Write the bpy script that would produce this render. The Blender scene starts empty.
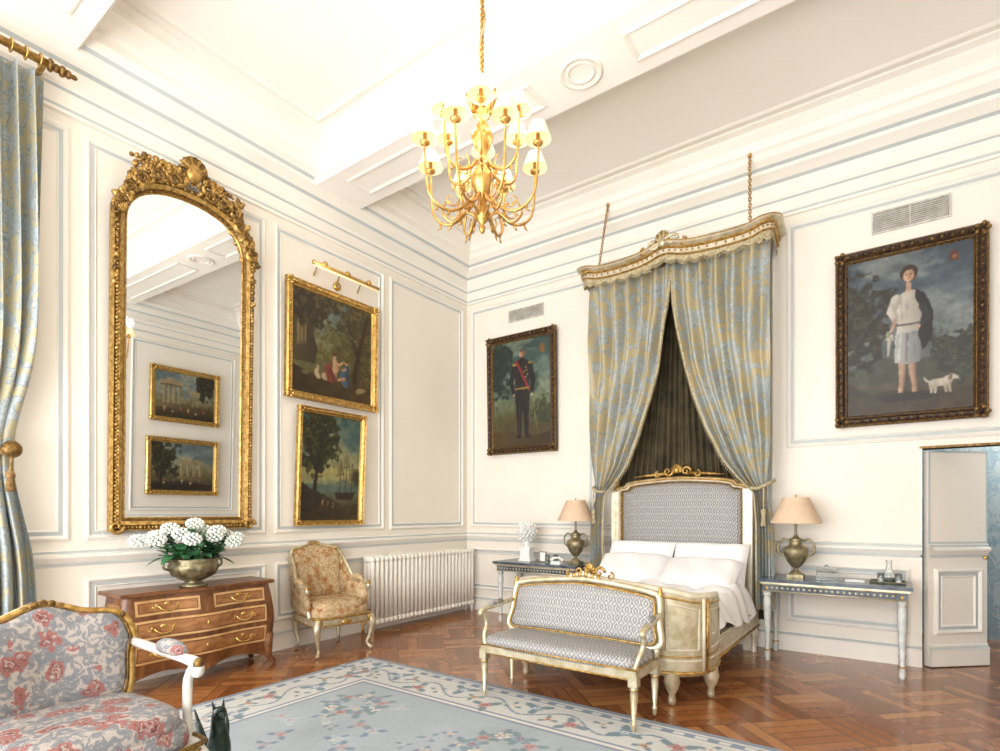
import bpy, bmesh, math, random
import numpy as np
from mathutils import Vector, Matrix
random.seed(4)
S=bpy.context.scene
try:
    S.view_settings.view_transform='Standard'
    S.view_settings.look='None'
except Exception as e: print(e)
pi=math.pi; sin=math.sin; cos=math.cos
W=6.4; YF=-8.7; H=5.3
def s2l(c): return c/12.92 if c<=.04045 else ((c+.055)/1.055)**2.4
def L(h): return tuple(s2l(int(h[i:i+2],16)/255) for i in (0,2,4))+(1,)
# ------------------------------------------------------------ materials
class N:
    def __init__(s,name):
        s.m=bpy.data.materials.new(name); s.m.use_nodes=True
        s.n=s.m.node_tree.nodes; s.l=s.m.node_tree.links
        s.b=s.n['Principled BSDF']
    def new(s,t,**k):
        x=s.n.new(t)
        for a,v in k.items(): setattr(x,a,v)
        return x
    def link(s,a,b): s.l.new(a,b)
    def val(s,sock,v):
        if isinstance(v,(int,float)): sock.default_value=v
        else: s.link(v,sock)
    def math(s,op,a,b=0.0):
        x=s.new('ShaderNodeMath',operation=op); s.val(x.inputs[0],a); s.val(x.inputs[1],b); return x.outputs[0]
    def coord(s,scale=(1,1,1),rot=(0,0,0),out='Object'):
        t=s.new('ShaderNodeTexCoord'); m=s.new('ShaderNodeMapping')
        m.inputs['Scale'].default_value=scale; m.inputs['Rotation'].default_value=rot
        s.link(t.outputs[out],m.inputs['Vector']); return m.outputs[0]
    def noise(s,vec,scale,detail=3,dist=0,rough=.5):
        x=s.new('ShaderNodeTexNoise'); x.inputs['Scale'].default_value=scale; x.inputs['Detail'].default_value=detail
        x.inputs['Distortion'].default_value=dist; x.inputs['Roughness'].default_value=rough
        s.link(vec,x.inputs['Vector']); return x.outputs['Fac']
    def ramp(s,fac,stops,interp='LINEAR'):
        r=s.new('ShaderNodeValToRGB'); r.color_ramp.interpolation=interp
        e=r.color_ramp.elements
        while len(e)<len(stops): e.new(.5)
        for i,(p,c) in enumerate(stops): e[i].position=p; e[i].color=c
        s.link(fac,r.inputs[0]); return r.outputs[0]
    def mix(s,f,a,b,blend='MIX'):
        x=s.new('ShaderNodeMix',data_type='RGBA',blend_type=blend)
        s.val(x.inputs[0],f)
        for i,v in ((6,a),(7,b)):
            if isinstance(v,tuple): x.inputs[i].default_value=v
            else: s.link(v,x.inputs[i])
        return x.outputs[2]
    def bump(s,h,st,dist=.01):
        x=s.new('ShaderNodeBump'); x.inputs['Strength'].default_value=st; x.inputs['Distance'].default_value=dist
        s.link(h,x.inputs['Height']); s.link(x.outputs[0],s.b.inputs['Normal'])
    def fin(s,col,rough=.5,metal=0):
        if col is not None:
            if isinstance(col,tuple): s.b.inputs['Base Color'].default_value=col
            else: s.link(col,s.b.inputs['Base Color'])
        s.b.inputs['Roughness'].default_value=rough; s.b.inputs['Metallic'].default_value=metal
        return s.m
def pm(name,c1,c2=None,scale=8,rough=.5,metal=0,bump=0,lo=.35,hi=.65,stretch=(1,1,1),emit=None,es=0,coat=0):
    n=N(name); v=n.coord(stretch); f=n.noise(v,scale,4)
    c=n.ramp(f,[(lo,L(c1)),(hi,L(c2 or c1))])
    if bump: n.bump(f,bump)
    if emit:
        n.b.inputs['Emission Color'].default_value=L(emit); n.b.inputs['Emission Strength'].default_value=es
    if coat: n.b.inputs['Coat Weight'].default_value=coat; n.b.inputs['Coat Roughness'].default_value=.1
    return n.fin(c,rough,metal)
wallM=pm('wall_paint','EEE6D8','F1EADE',1.5,.6)
trimM=pm('trim_paint','F0EADF','F3EEE4',2,.5)
blueM=pm('blue_grey_line_paint','B9C0C0','C1C7C6',3,.55)
ceilM=pm('ceiling_paint','F6F1E8','F9F4EC',1.2,.7)
goldM=pm('gilt_wood','96702F','CCA866',30,.38,.7,.35)
gold2=pm('gilt_dark','553C1E','94723A',40,.42,.6,.4)
brass=pm('polished_brass','C49A4A','E0BF76',14,.27,.8)
chb=pm('chandelier_brass','AE8040','D6B06A',14,.3,.85)
silg=pm('silver_gilt_paint','B5A884','D6CCB2',14,.33,.55,.12)
creamgold=pm('cream_gilt_paint','D0C6AC','E2DAC6',14,.38,.25,.12)
greywood=pm('grey_painted_wood','B5B0A6','D6D2C8',14,.5,0,.2)
dkframe=pm('dark_carved_frame','1A100A','4E341B',34,.45,.2,.5)
gold3=pm('rubbed_gilt_highlight','553D1C','9C7A44',40,.4,.55,.4)
glassM=N('mirror_glass'); glassM=glassM.fin(L('E6E8E8'),.015,1.0)
black=pm('bronze_patina','14201C','35443B',20,.35,.6,.4)
whitec=pm('white_cotton','F1F0F0','F8F7F7',5,.85,0,.15)
radM=pm('radiator_enamel','F0EBE0','F4EFE6',3,.35)
marbG=pm('blue_grey_marble_top','3F4A55','6B7782',6,.2)
leaf=pm('hydrangea_leaf','1F4A2B','4E8A54',12,.5)
petal=pm('white_petals','E4EBDD','FFFFFB',20,.7)
urnM=pm('silvered_urn','75694E','A89C78',20,.38,.6,.3)
urnB=pm('aged_bronze_urn','5E553E','9A8F6E',16,.38,.65,.35)
plast=pm('white_plaster','EDEBE6','FAF9F6',20,.7,0,.3)
n=N('olive_inner_drape'); v=n.coord(); f=n.noise(v,5,3)
olive=n.fin(n.ramp(f,[(.3,L('2E2818')),(.7,L('554A30'))]),.75)
shadeM=pm('pleated_silk_shade','CEB092','DCC2A6',6,.8,emit='F0C8A0',es=.04)
n=N('lit_cream_shade'); n.b.inputs['Emission Color'].default_value=L('FFE2AC'); n.b.inputs['Emission Strength'].default_value=.68
litM=n.fin(L('DCC6A2'),.8)
n=N('clear_glass'); n.b.inputs['Transmission Weight'].default_value=.9; n.b.inputs['IOR'].default_value=1.4
clear=n.fin(L('EEF3F3'),.05)
n=N('painted_canvas'); a=n.new('ShaderNodeAttribute'); a.attribute_name='Col'
v=n.coord(); f=n.noise(v,220,2); n.bump(f,.12,.002)
canvM=n.fin(a.outputs['Color'],.5)
n=N('woven_rug'); a=n.new('ShaderNodeAttribute'); a.attribute_name='Col'
v=n.coord(); f=n.noise(v,260,2); n.bump(f,.5,.004); n.b.inputs['Sheen Weight'].default_value=.1
rugM=n.fin(a.outputs['Color'],.95)
def damask(name,base,base2,gold,scale,thr,lt,dk):
    n=N(name); v=n.coord((1,.5,.75)); f=n.noise(v,scale,2,2.2); g=n.noise(v,scale*2.5,2,2.0)
    m=n.ramp(f,[(thr,(0,0,0,1)),(thr+.012,(1,1,1,1))]); edge_=n.ramp(f,[(thr-.03,(0,0,0,1)),(thr-.02,(1,1,1,1)),(thr-.001,(1,1,1,1)),(thr+.006,(0,0,0,1))])
    vein=n.ramp(g,[(.40,(0,0,0,1)),(.43,(1,1,1,1)),(.46,(1,1,1,1)),(.49,(0,0,0,1)),(.55,(0,0,0,1)),(.58,(1,1,1,1))])
    b=n.mix(n.noise(v,3,2),L(base),L(base2)); b=n.mix(n.math('MULTIPLY',vein,.5),b,L(lt)); b=n.mix(n.math('MULTIPLY',edge_,.6),b,L(dk))
    gd=n.mix(n.math('MULTIPLY',vein,.55),L(gold),L(base2))
    c=n.mix(m,b,gd); n.b.inputs['Sheen Weight'].default_value=.05
    return n.fin(c,.55)
damM=damask('blue_gold_damask','929B9C','A0A6A3','B5A273',6.0,.49,'BBBFBA','747F83')
dam2=damask('blue_gold_damask_window','8C999F','9FA8A8','B7AA82',6.6,.505,'C0C4C0','6E7C84')
def floral(name,base,pink,dk,lf,sc,lt=.5):
    n=N(name); v=n.coord()
    vo=n.new('ShaderNodeTexVoronoi'); vo.inputs['Scale'].default_value=sc; 
    dn=n.new('ShaderNodeTexNoise'); dn.inputs['Scale'].default_value=sc*2.6; dn.inputs['Detail'].default_value=3; n.link(v,dn.inputs['Vector'])
    add=n.new('ShaderNodeVectorMath',operation='MULTIPLY_ADD'); n.link(dn.outputs['Color'],add.inputs[0]); add.inputs[1].default_value=(.08,.08,.08); n.link(v,add.inputs[2])
    n.link(add.outputs[0],vo.inputs['Vector'])
    d=vo.outputs['Distance']; rings=n.math('ADD',d,n.math('MULTIPLY',n.noise(v,sc*4,2),.3))
    fl=n.ramp(rings,[(.26,L(dk)),(.32,L(pink)),(.37,L(base)),(.40,L(dk)),(.45,L(pink)),(.54,L(pink))],'LINEAR')
    mk=n.ramp(rings,[(.55,(1,1,1,1)),(.58,(0,0,0,1))])
    nl=n.noise(v,sc*2.2,3,1.5)
    lm=n.ramp(nl,[(lt,(0,0,0,1)),(lt+.02,(1,1,1,1)),(lt+.06,(1,1,1,1)),(lt+.075,(.3,.3,.3,1)),(lt+.1,(1,1,1,1))])
    b=n.mix(lm,L(base),L(lf)); sp=n.new('ShaderNodeSeparateColor'); n.link(vo.outputs['Color'],sp.inputs[0])
    sel=n.math('GREATER_THAN',sp.outputs[0],.25)
    c=n.mix(n.math('MULTIPLY',mk,sel),b,fl)
    n.bump(n.noise(v,140,2),.25,.003)
    return n.fin(c,.85)
floralA=floral('rose_floral_tapestry','A89E95','94605A','6A3E3C','76797E',11,.46)
floralB=floral('gold_floral_tapestry','C2A986','A6763F','84402A','A08459',13,.5)
n=N('silver_brocade'); v=n.coord(); sx=n.new('ShaderNodeSeparateXYZ'); n.link(v,sx.inputs[0])
Z=n.math('MULTIPLY',n.math('ADD',sx.outputs[2],sx.outputs[1]),40.0); X_=n.math('MULTIPLY',sx.outputs[0],48.0)
sz_=n.math('MULTIPLY',n.math('SINE',Z),1.1)
a_=n.math('ABSOLUTE',n.math('SINE',n.math('ADD',X_,sz_))); b_=n.math('ABSOLUTE',n.math('SINE',n.math('SUBTRACT',X_,sz_)))
f=n.math('MINIMUM',a_,b_); f=n.math('ADD',f,n.math('MULTIPLY',n.noise(v,70,2),.3)); n.bump(f,.3,.006)
brocM=n.fin(n.ramp(f,[(.2,L('B9B4AC')),(.36,L('8E8B89')),(.62,L('6C6B6D')),(.8,L('7F7D7D')),(1.05,L('A6A29D'))]),.42)
n=N('walnut_veneer'); v=n.coord((1,.35,1)); f=n.noise(v,9,5,2.5)
ven=n.fin(n.ramp(f,[(.3,L('7A4B2A')),(.7,L('B07C4C'))]),.3)
n=N('kingwood_veneer'); v=n.coord((1,1,.4)); f=n.noise(v,12,4,1)
ven2=n.fin(n.ramp(f,[(.3,L('5A341D')),(.7,L('8A5A35'))]),.28)
inl=pm('light_inlay','C0935E','D2A974',10,.35)
# parquet: square basket panels laid on the diagonal
n=N('oak_parquet'); t=n.coord((2.1,2.1,1),(0,0,pi/4)); sx=n.new('ShaderNodeSeparateXYZ'); n.link(t,sx.inputs[0])
px,py=sx.outputs[0],sx.outputs[1]; ix=n.math('FLOOR',px); iy=n.math('FLOOR',py)
par=n.math('ABSOLUTE',n.math('MODULO',n.math('ADD',ix,iy),2.0)); par=n.math('GREATER_THAN',par,.5)
q=n.math('ADD',n.math('MULTIPLY',px,par),n.math('MULTIPLY',py,n.math('SUBTRACT',1.0,par))); q=n.math('MULTIPLY',q,5.0)
qi=n.math('FLOOR',q); fr=n.math('FRACT',q)
def edge(x,w): return n.math('LESS_THAN',n.math('FRACT',x),w)
gr=n.math('MAXIMUM',n.math('LESS_THAN',fr,.06),n.math('MAXIMUM',edge(px,.018),edge(py,.018)))
cb=n.new('ShaderNodeCombineXYZ'); n.link(ix,cb.inputs[0]); n.link(iy,cb.inputs[1]); n.link(qi,cb.inputs[2])
wn=n.new('ShaderNodeTexWhiteNoise'); n.link(cb.outputs[0],wn.inputs['Vector'])
gn=n.noise(n.coord((6,6,1),(0,0,pi/4)),3,5,1)
ff=n.math('ADD',n.math('MULTIPLY',wn.outputs['Value'],.6),n.math('MULTIPLY',gn,.4))
ff=n.math('ADD',ff,n.math('MULTIPLY',n.math('SUBTRACT',par,.5),.12))
c=n.ramp(ff,[(.15,L('76441F')),(.5,L('975B2F')),(.85,L('B27A46'))])
c=n.mix(n.math('MULTIPLY',gr,.75),c,L('482610'))
n.b.inputs['Coat Weight'].default_value=.45; n.b.inputs['Coat Roughness'].default_value=.13
parq=n.fin(c,.27)
wallp=damask('teal_wallpaper','6F8793','84999F','A0A9A8',7,.5,'A5B2B6','5C7784')
# ------------------------------------------------------------ mesh builder
def cr(P,n=6,closed=False):
    P=[Vector(p) for p in P]; out=[]; m=len(P)
    rng=range(m) if closed else range(m-1)
    for i in rng:
        if closed: a,b,c,d=P[(i-1)%m],P[i],P[(i+1)%m],P[(i+2)%m]
        else: a,b,c,d=P[max(i-1,0)],P[i],P[i+1],P[min(i+2,m-1)]
        for k in range(n):
            t=k/n; out.append(.5*((2*b)+(c-a)*t+(2*a-5*b+4*c-d)*t*t+(3*b-a-3*c+d)*t**3))
    if not closed: out.append(P[-1])
    return out
def interp(r,m): return [float(np.interp(i/(m-1),np.linspace(0,1,len(r)),r)) for i in range(m)]
class B:
    def __init__(s,name): s.name=name; s.v=[]; s.f=[]; s.fm=[]; s.fs=[]; s.mats=[]; s.col={}
    def mi(s,m):
        if m not in s.mats: s.mats.append(m)
        return s.mats.index(m)
    def add(s,V,F,mat,smooth=True):
        o=len(s.v); s.v+= [tuple(p) for p in V]; i=s.mi(mat)
        for f in F: s.f.append([o+k for k in f]); s.fm.append(i); s.fs.append(smooth)
        return o
    def box(s,x0,x1,y0,y1,z0,z1,mat,M=None,taper=1):
        cx,cy=(x0+x1)/2,(y0+y1)/2
        V=[(x0,y0,z0),(x1,y0,z0),(x1,y1,z0),(x0,y1,z0),(x0,y0,z1),(x1,y0,z1),(x1,y1,z1),(x0,y1,z1)]
        V=[((cx+(a-cx)*taper,cy+(b-cy)*taper,c) if c==z0 else (a,b,c)) for a,b,c in V]
        if M: V=[M@Vector(p) for p in V]
        s.add(V,[(0,3,2,1),(4,5,6,7),(0,1,5,4),(1,2,6,5),(2,3,7,6),(3,0,4,7)],mat,False)
    def loft(s,loops,mats,smooth=False,cap=False,closed=True):
        n=len(loops[0]); 
        for k in range(len(loops)-1):
            m=mats[k%len(mats)] if isinstance(mats,list) else mats
            V=list(loops[k])+list(loops[k+1]); rr=range(n if closed else n-1)
            s.add(V,[(i,(i+1)%n,n+(i+1)%n,n+i) for i in rr],m,smooth)
        m=mats[-1] if isinstance(mats,list) else mats
        if cap: s.add(loops[-1],[list(range(n))],m,False); s.add(loops[0],[list(range(n))],m,False)
    def surf(s,fn,nu,nv,mat,smooth=True):
        V=[fn(i/nu,j/nv) for j in range(nv+1) for i in range(nu+1)]
        return s.add(V,[(j*(nu+1)+i,j*(nu+1)+i+1,(j+1)*(nu+1)+i+1,(j+1)*(nu+1)+i) for j in range(nv) for i in range(nu)],mat,smooth)
    def tube(s,P,r,mat,seg=8,closed=False,flat=1):
        P=[Vector(p) for p in P]; m=len(P)
        R=[r]*m if isinstance(r,(int,float)) else (list(r) if len(r)==m else interp(list(r),m))
        T=[]
        for i in range(m):
            a=P[i-1] if (i>0 or closed) else P[i]; b=P[(i+1)%m] if (i<m-1 or closed) else P[i]
            t=(b-a); T.append(t.normalized() if t.length>1e-9 else Vector((0,0,1)))
        up=Vector((0,0,1)) if abs(T[0].z)<.9 else Vector((1,0,0))
        nrm=(up-T[0]*up.dot(T[0])).normalized(); V=[]
        for i in range(m):
            nn=nrm-T[i]*nrm.dot(T[i])
            if nn.length>1e-6: nrm=nn.normalized()
            bn=T[i].cross(nrm)
            for k in range(seg):
                a=2*pi*k/seg; V.append(P[i]+nrm*cos(a)*R[i]+bn*sin(a)*R[i]*flat)
        F=[(i*seg+k,i*seg+(k+1)%seg,((i+1)%m)*seg+(k+1)%seg,((i+1)%m)*seg+k) for i in range(m if closed else m-1) for k in range(seg)]
        if not closed: F+=[list(range(seg)),[ (m-1)*seg+k for k in range(seg)]]
        s.add(V,F,mat,True)
    def lathe(s,prof,c,mat,seg=24,M=None,smooth=True,lobes=0,la=0):
        V=[]
        for r,z in prof:
            for k in range(seg):
                a=2*pi*k/seg; rr=r*(1+la*cos(lobes*a)) if lobes else r
                p=Vector((rr*cos(a),rr*sin(a),z))
                if M: p=M@p
                V.append((p.x+c[0],p.y+c[1],p.z+c[2]))
        m=len(prof)
        F=[(i*seg+k,i*seg+(k+1)%seg,(i+1)*seg+(k+1)%seg,(i+1)*seg+k) for i in range(m-1) for k in range(seg)]
        s.add(V,F,mat,smooth)
    def se(s,c,a,e1,e2,mat,nu=24,nv=12,M=None):
        def P(x,e): return math.copysign(abs(x)**e,x)
        V=[]
        for j in range(nv+1):
            ph=-pi/2+pi*j/nv
            for i in range(nu):
                th=2*pi*i/nu
                p=Vector((a[0]*P(cos(ph),e1)*P(cos(th),e2),a[1]*P(cos(ph),e1)*P(sin(th),e2),a[2]*P(sin(ph),e1)))
                if M: p=M@p
                V.append((c[0]+p.x,c[1]+p.y,c[2]+p.z))
        F=[(j*nu+i,j*nu+(i+1)%nu,(j+1)*nu+(i+1)%nu,(j+1)*nu+i) for j in range(nv) for i in range(nu)]
        s.add(V,F,mat,True)
    def blob(s,c,r,mat,nu=7,nv=4):
        if isinstance(r,(int,float)): r=(r,r,r)
        s.se(c,r,1,1,mat,nu,nv)
    def finish(s,loc=None,rot=0,bevel=0,origin=True,parent=None):
        me=bpy.data.meshes.new(s.name)
        V=s.v
        if loc is None and origin and V:
            A=np.array(V); c=(A.min(0)+A.max(0))/2; c[2]=A[:,2].min(); V=[tuple(p) for p in (A-c)]; loc=tuple(c)
        me.from_pydata(V,[],s.f)
        for m in s.mats: me.materials.append(m)
        me.polygons.foreach_set('material_index',s.fm); me.polygons.foreach_set('use_smooth',s.fs)
        bm=bmesh.new(); bm.from_mesh(me); bmesh.ops.recalc_face_normals(bm,faces=bm.faces); bm.to_mesh(me); bm.free()
        if s.col:
            ca=me.color_attributes.new('Col','FLOAT_COLOR','POINT'); arr=np.ones((len(V),4),dtype=np.float32)
            for o,C in s.col.items(): arr[o:o+len(C),:3]=C
            ca.data.foreach_set('color',arr.ravel())
        me.update()
        o=bpy.data.objects.new(s.name,me); S.collection.objects.link(o)
        if loc: o.location=loc
        o.rotation_euler=(0,0,rot)
        if parent: o.parent=parent; o.matrix_parent_inverse=Matrix.Translation(-Vector(parent.location))
        if bevel:
            b=o.modifiers.new('bevel','BEVEL'); b.width=bevel; b.segments=2; b.limit_method='ANGLE'; b.angle_limit=math.radians(50)
        return o
mpL=lambda a,b,h:(h,a,b)
mpB=lambda a,b,h:(a,-h,b)
mpR=lambda a,b,h:(W-h,a,b)
mpF=lambda a,b,h:(a,YF+h,b)
mpC=lambda z:(lambda a,b,h:(a,b,z-h))
def rect(mp,a0,a1,b0,b1,ins,h):
    return [Vector(mp(a0+ins,b0+ins,h)),Vector(mp(a1-ins,b0+ins,h)),Vector(mp(a1-ins,b1-ins,h)),Vector(mp(a0+ins,b1-ins,h))]
def rframe(b,mp,a0,a1,b0,b1,prof,mats):
    b.loft([rect(mp,a0,a1,b0,b1,i,h) for i,h in prof],mats)
PAN=[(0,0),(0,.014),(.018,.026),(.032,.016),(.04,.006),(.067,.006),(.072,.012),(.085,.0)]
PANM=[trimM,trimM,trimM,trimM,blueM,trimM,trimM]
def panel(b,mp,a0,a1,z0,z1): rframe(b,mp,a0,a1,z0,z1,PAN,PANM)
# ------------------------------------------------------------ room shell
def wall(name,a0,a1,holes,bx):
    b=B(name); cur=a0
    for h0,h1,z0,z1 in sorted(holes):
        bx(b,cur,h0,0,H); 
        if z0>0: bx(b,h0,h1,0,z0)
        bx(b,h0,h1,z1,H); cur=h1
    bx(b,cur,a1,0,H); return b.finish(loc=(0,0,0))
winL=(-6.85,-5.5,.15,4.35)
DX0,DX1,DZ=5.364,6.12,2.0
wall('wall_left',YF-.2,.15,[winL],lambda b,a,c,z0,z1:b.box(-.2,0,a,c,z0,z1,wallM))
b=B('wall_back'); b.box(0,DX0,0,.15,0,H,wallM); b.finish(loc=(0,0,0))
b=B('wall_back_above_door'); b.box(DX0,DX1,0,.15,DZ,H,wallM); b.finish(loc=(0,0,0))
b=B('wall_back_end'); b.box(DX1,W,0,.15,0,H,wallM); b.finish(loc=(0,0,0))
wall('wall_right',YF-.2,.15,[],lambda b,a,c,z0,z1:b.box(W,W+.2,a,c,z0,z1,wallM))
wf=[(.7,2.0,.15,4.35),(2.55,3.85,.15,4.35),(4.4,5.7,.15,4.35)]  # openings for the added front windows, behind the camera
wall('wall_front',0,W,wf,lambda b,a,c,z0,z1:b.box(a,c,YF-.2,YF,z0,z1,wallM))
b=B('floor'); b.box(-.2,W+.2,YF-.2,1.9,-.1,0,parq); b.finish(loc=(0,0,0))
b=B('ceiling'); b.box(-.2,W+.2,YF-.2,.15,H,H+.15,ceilM)
BZ=4.90
beams=[(-2.735,-2.145),(-5.44,-4.85),(-8.15,-7.56)]
for y0,y1 in beams: b.box(0,W,y0,y1,BZ,H,ceilM)
b.finish(loc=(0,0,0),bevel=0)
b=B('trim_ceiling')
for y0,y1 in beams:
    for (xa,xb) in [(.5,2.75),(3.55,5.9)]:
        rframe(b,mpC(BZ),xa,xb,y0+.14,y1-.14,[(0,0),(0,.012),(.02,.016),(.035,.006),(.045,0)],trimM)
    b.lathe([(.17,0),(.17,-.012),(.155,-.018),(.14,-.006),(.11,-.006),(.10,-.014),(.09,0)],(3.15,(y0+y1)/2,BZ),trimM,32)
    for sgn,ye in ((-1,y0),(1,y1)):
        pr=[(0,BZ+.03),(.03,BZ+.04),(.03,BZ+.07),(0,BZ+.08)]
        pr2=[(0,H-.2),(.04,H-.17),(.04,H-.13),(.09,H-.07),(.09,H-.04),(.13,H-.02),(.13,H)]
        for p in (pr,pr2):
            b.loft([[Vector((0.05,ye+sgn*o,z)) for o,z in p],[Vector((W-.05,ye+sgn*o,z)) for o,z in p]],trimM,closed=False)
cof=[(-1.99,-.42),(-4.69,-2.9),(-7.4,-5.6)]
for y0,y1 in cof:
    rframe(b,mpC(H),.5,W-.5,y0+.06,y1-.06,[(0,0),(0,.015),(.03,.02),(.05,.01),(.06,0)],trimM)
b.finish(loc=(0,0,0))
CR=[(0,4.46,0),(.03,4.465,0),(.03,4.49,1),(.032,4.51,0),(.015,4.53,0),(.015,4.64,1),(.03,4.655,0),(.05,4.68,0),(.05,4.72,0),(.03,4.73,0),(.03,4.825,1),(.06,4.845,0),(.12,4.88,0),(.16,4.90,0),(.16,4.935,1),(.19,4.955,0),(.25,5.0,0),(.25,5.07,0),(.28,5.09,0),(.31,5.16,0),(.36,5.22,0),(.36,5.26,0),(.42,5.28,0),(.42,5.3,0)]
DD=([(0,1.0,0),(.012,1.005,1),(.012,1.025,0),(.03,1.05,0),(.045,1.07,0),(.045,1.09,0),(.02,1.10,1),(.02,1.12,0),(0,1.13,0)],
    [(0,.0,0),(.03,0,0),(.03,.15,0),(.035,.155,0),(.035,.165,1),(.015,.185,0),(.015,.2,0),(0,.205,0)])
def strip(b,mp,prof,a0,a1):
    for i in range(len(prof)-1):
        q=prof[i:i+2]
        b.loft([[Vector(mp(a0,z,o)) for o,z,_ in q],[Vector(mp(a1,z,o)) for o,z,_ in q]],blueM if q[0][2] else trimM,closed=False)
def mktrim(name,mp,a0,a1,panels,low,skip=None):
    b=B(name); strip(b,mp,CR,a0,a1)
    for s0,s1 in ([(a0,a1)] if not skip else [(a0,skip[0]),(skip[1],a1)]):
        for prof in DD: strip(b,mp,prof,s0,s1)
    for p in panels: panel(b,mp,*p)
    for p in low: panel(b,mp,p[0],p[1],.30,.90)
    b.finish(loc=(0,0,0))
PZ=(1.2,4.38)
mktrim('trim_left',mpL,YF,0,[(-1.54,-.1)+PZ,(-3.12,-1.64)+PZ,(-4.75,-3.22)+PZ,(-5.35,-4.85)+PZ],[(-1.54,-.1),(-3.12,-1.64),(-4.75,-3.22)],None)
mktrim('trim_back',mpB,0,W,[(.08,2.08)+PZ,(2.16,4.14)+PZ,(4.25,W-.15,2.08,4.38)],[(.08,2.08),(2.16,4.14),(4.25,5.28)],(DX0,DX1))
mktrim('trim_right',mpR,YF,0,[(-2.1,-.15)+PZ,(-4.4,-2.2)+PZ,(-6.9,-4.6)+PZ],[(-2.1,-.15),(-4.4,-2.2)])
mktrim('trim_front',mpF,0,W,[],[])
def window(name,mp,a0,a1,z0,z1):
    b=B(name)
    def bx(u0,u1,v0,v1,h0,h1):
        P=[mp(u,v,h) for u in (u0,u1) for v in (v0,v1) for h in (h0,h1)]
        A=np.array(P); mn=A.min(0); mx=A.max(0); b.box(mn[0],mx[0],mn[1],mx[1],mn[2],mx[2],trimM)
    for u0,u1,v0,v1 in [(a0,a0+.07,z0,z1),(a1-.07,a1,z0,z1),(a0,a1,z0,z0+.1),(a0,a1,z1-.07,z1),((a0+a1)/2-.04,(a0+a1)/2+.04,z0,z1),(a0,a1,3.1,3.18)]:
        bx(u0,u1,v0,v1,-.13,-.07)
    for k in (1.0,1.7,2.4,3.75): bx(a0,a1,k-.012,k+.012,-.11,-.08)
    b.finish(loc=(0,0,0))
window('window_1',mpL,*winL)
for i,w_ in enumerate(wf): window('window_%d'%(i+2),mpF,*w_)  # front windows are unseen, added to light the room
b=B('wall_anteroom'); b.box(7.2,7.3,.15,1.9,0,2.7,wallp); b.box(4.6,7.3,1.8,1.9,0,2.7,wallp); b.box(4.6,4.7,.15,1.8,0,2.7,wallp); b.finish(loc=(0,0,0))
b=B('ceiling_anteroom'); b.box(4.6,7.3,.15,1.9,2.7,2.75,ceilM); b.finish(loc=(0,0,0))
b=B('floor_anteroom'); b.box(W+.2,7.3,.15,1.9,-.1,0,parq); b.finish(loc=(0,0,0))
b=B('door_1'); DL=.61; b.box(0,DL,-.03,.015,.01,DZ-.02,wallM)
md=lambda a,z,h:(a,-.03-h,z)
for prof in DD: strip(b,md,[(o,max(z,.01),k) for o,z,k in prof],.005,DL-.005)
panel(b,md,.06,DL-.06,.3,.9); rframe(b,md,0,DL,1.13,DZ-.02,[(0,0),(0,.004),(.016,.004),(.016,0)],blueM)
b.blob((DL-.05,-.06,1.0),.02,brass,10,6)
b.finish(loc=(DX0+.025,.045,0),rot=math.radians(43))
b=B('trim_door'); 
for x in (DX0-.01,DX1): b.box(x,x+.01,-.012,.15,0,DZ,trimM)
b.box(DX0-.02,DX1+.02,-.012,.15,DZ,DZ+.02,gold2); b.finish(loc=(0,0,0))
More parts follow.
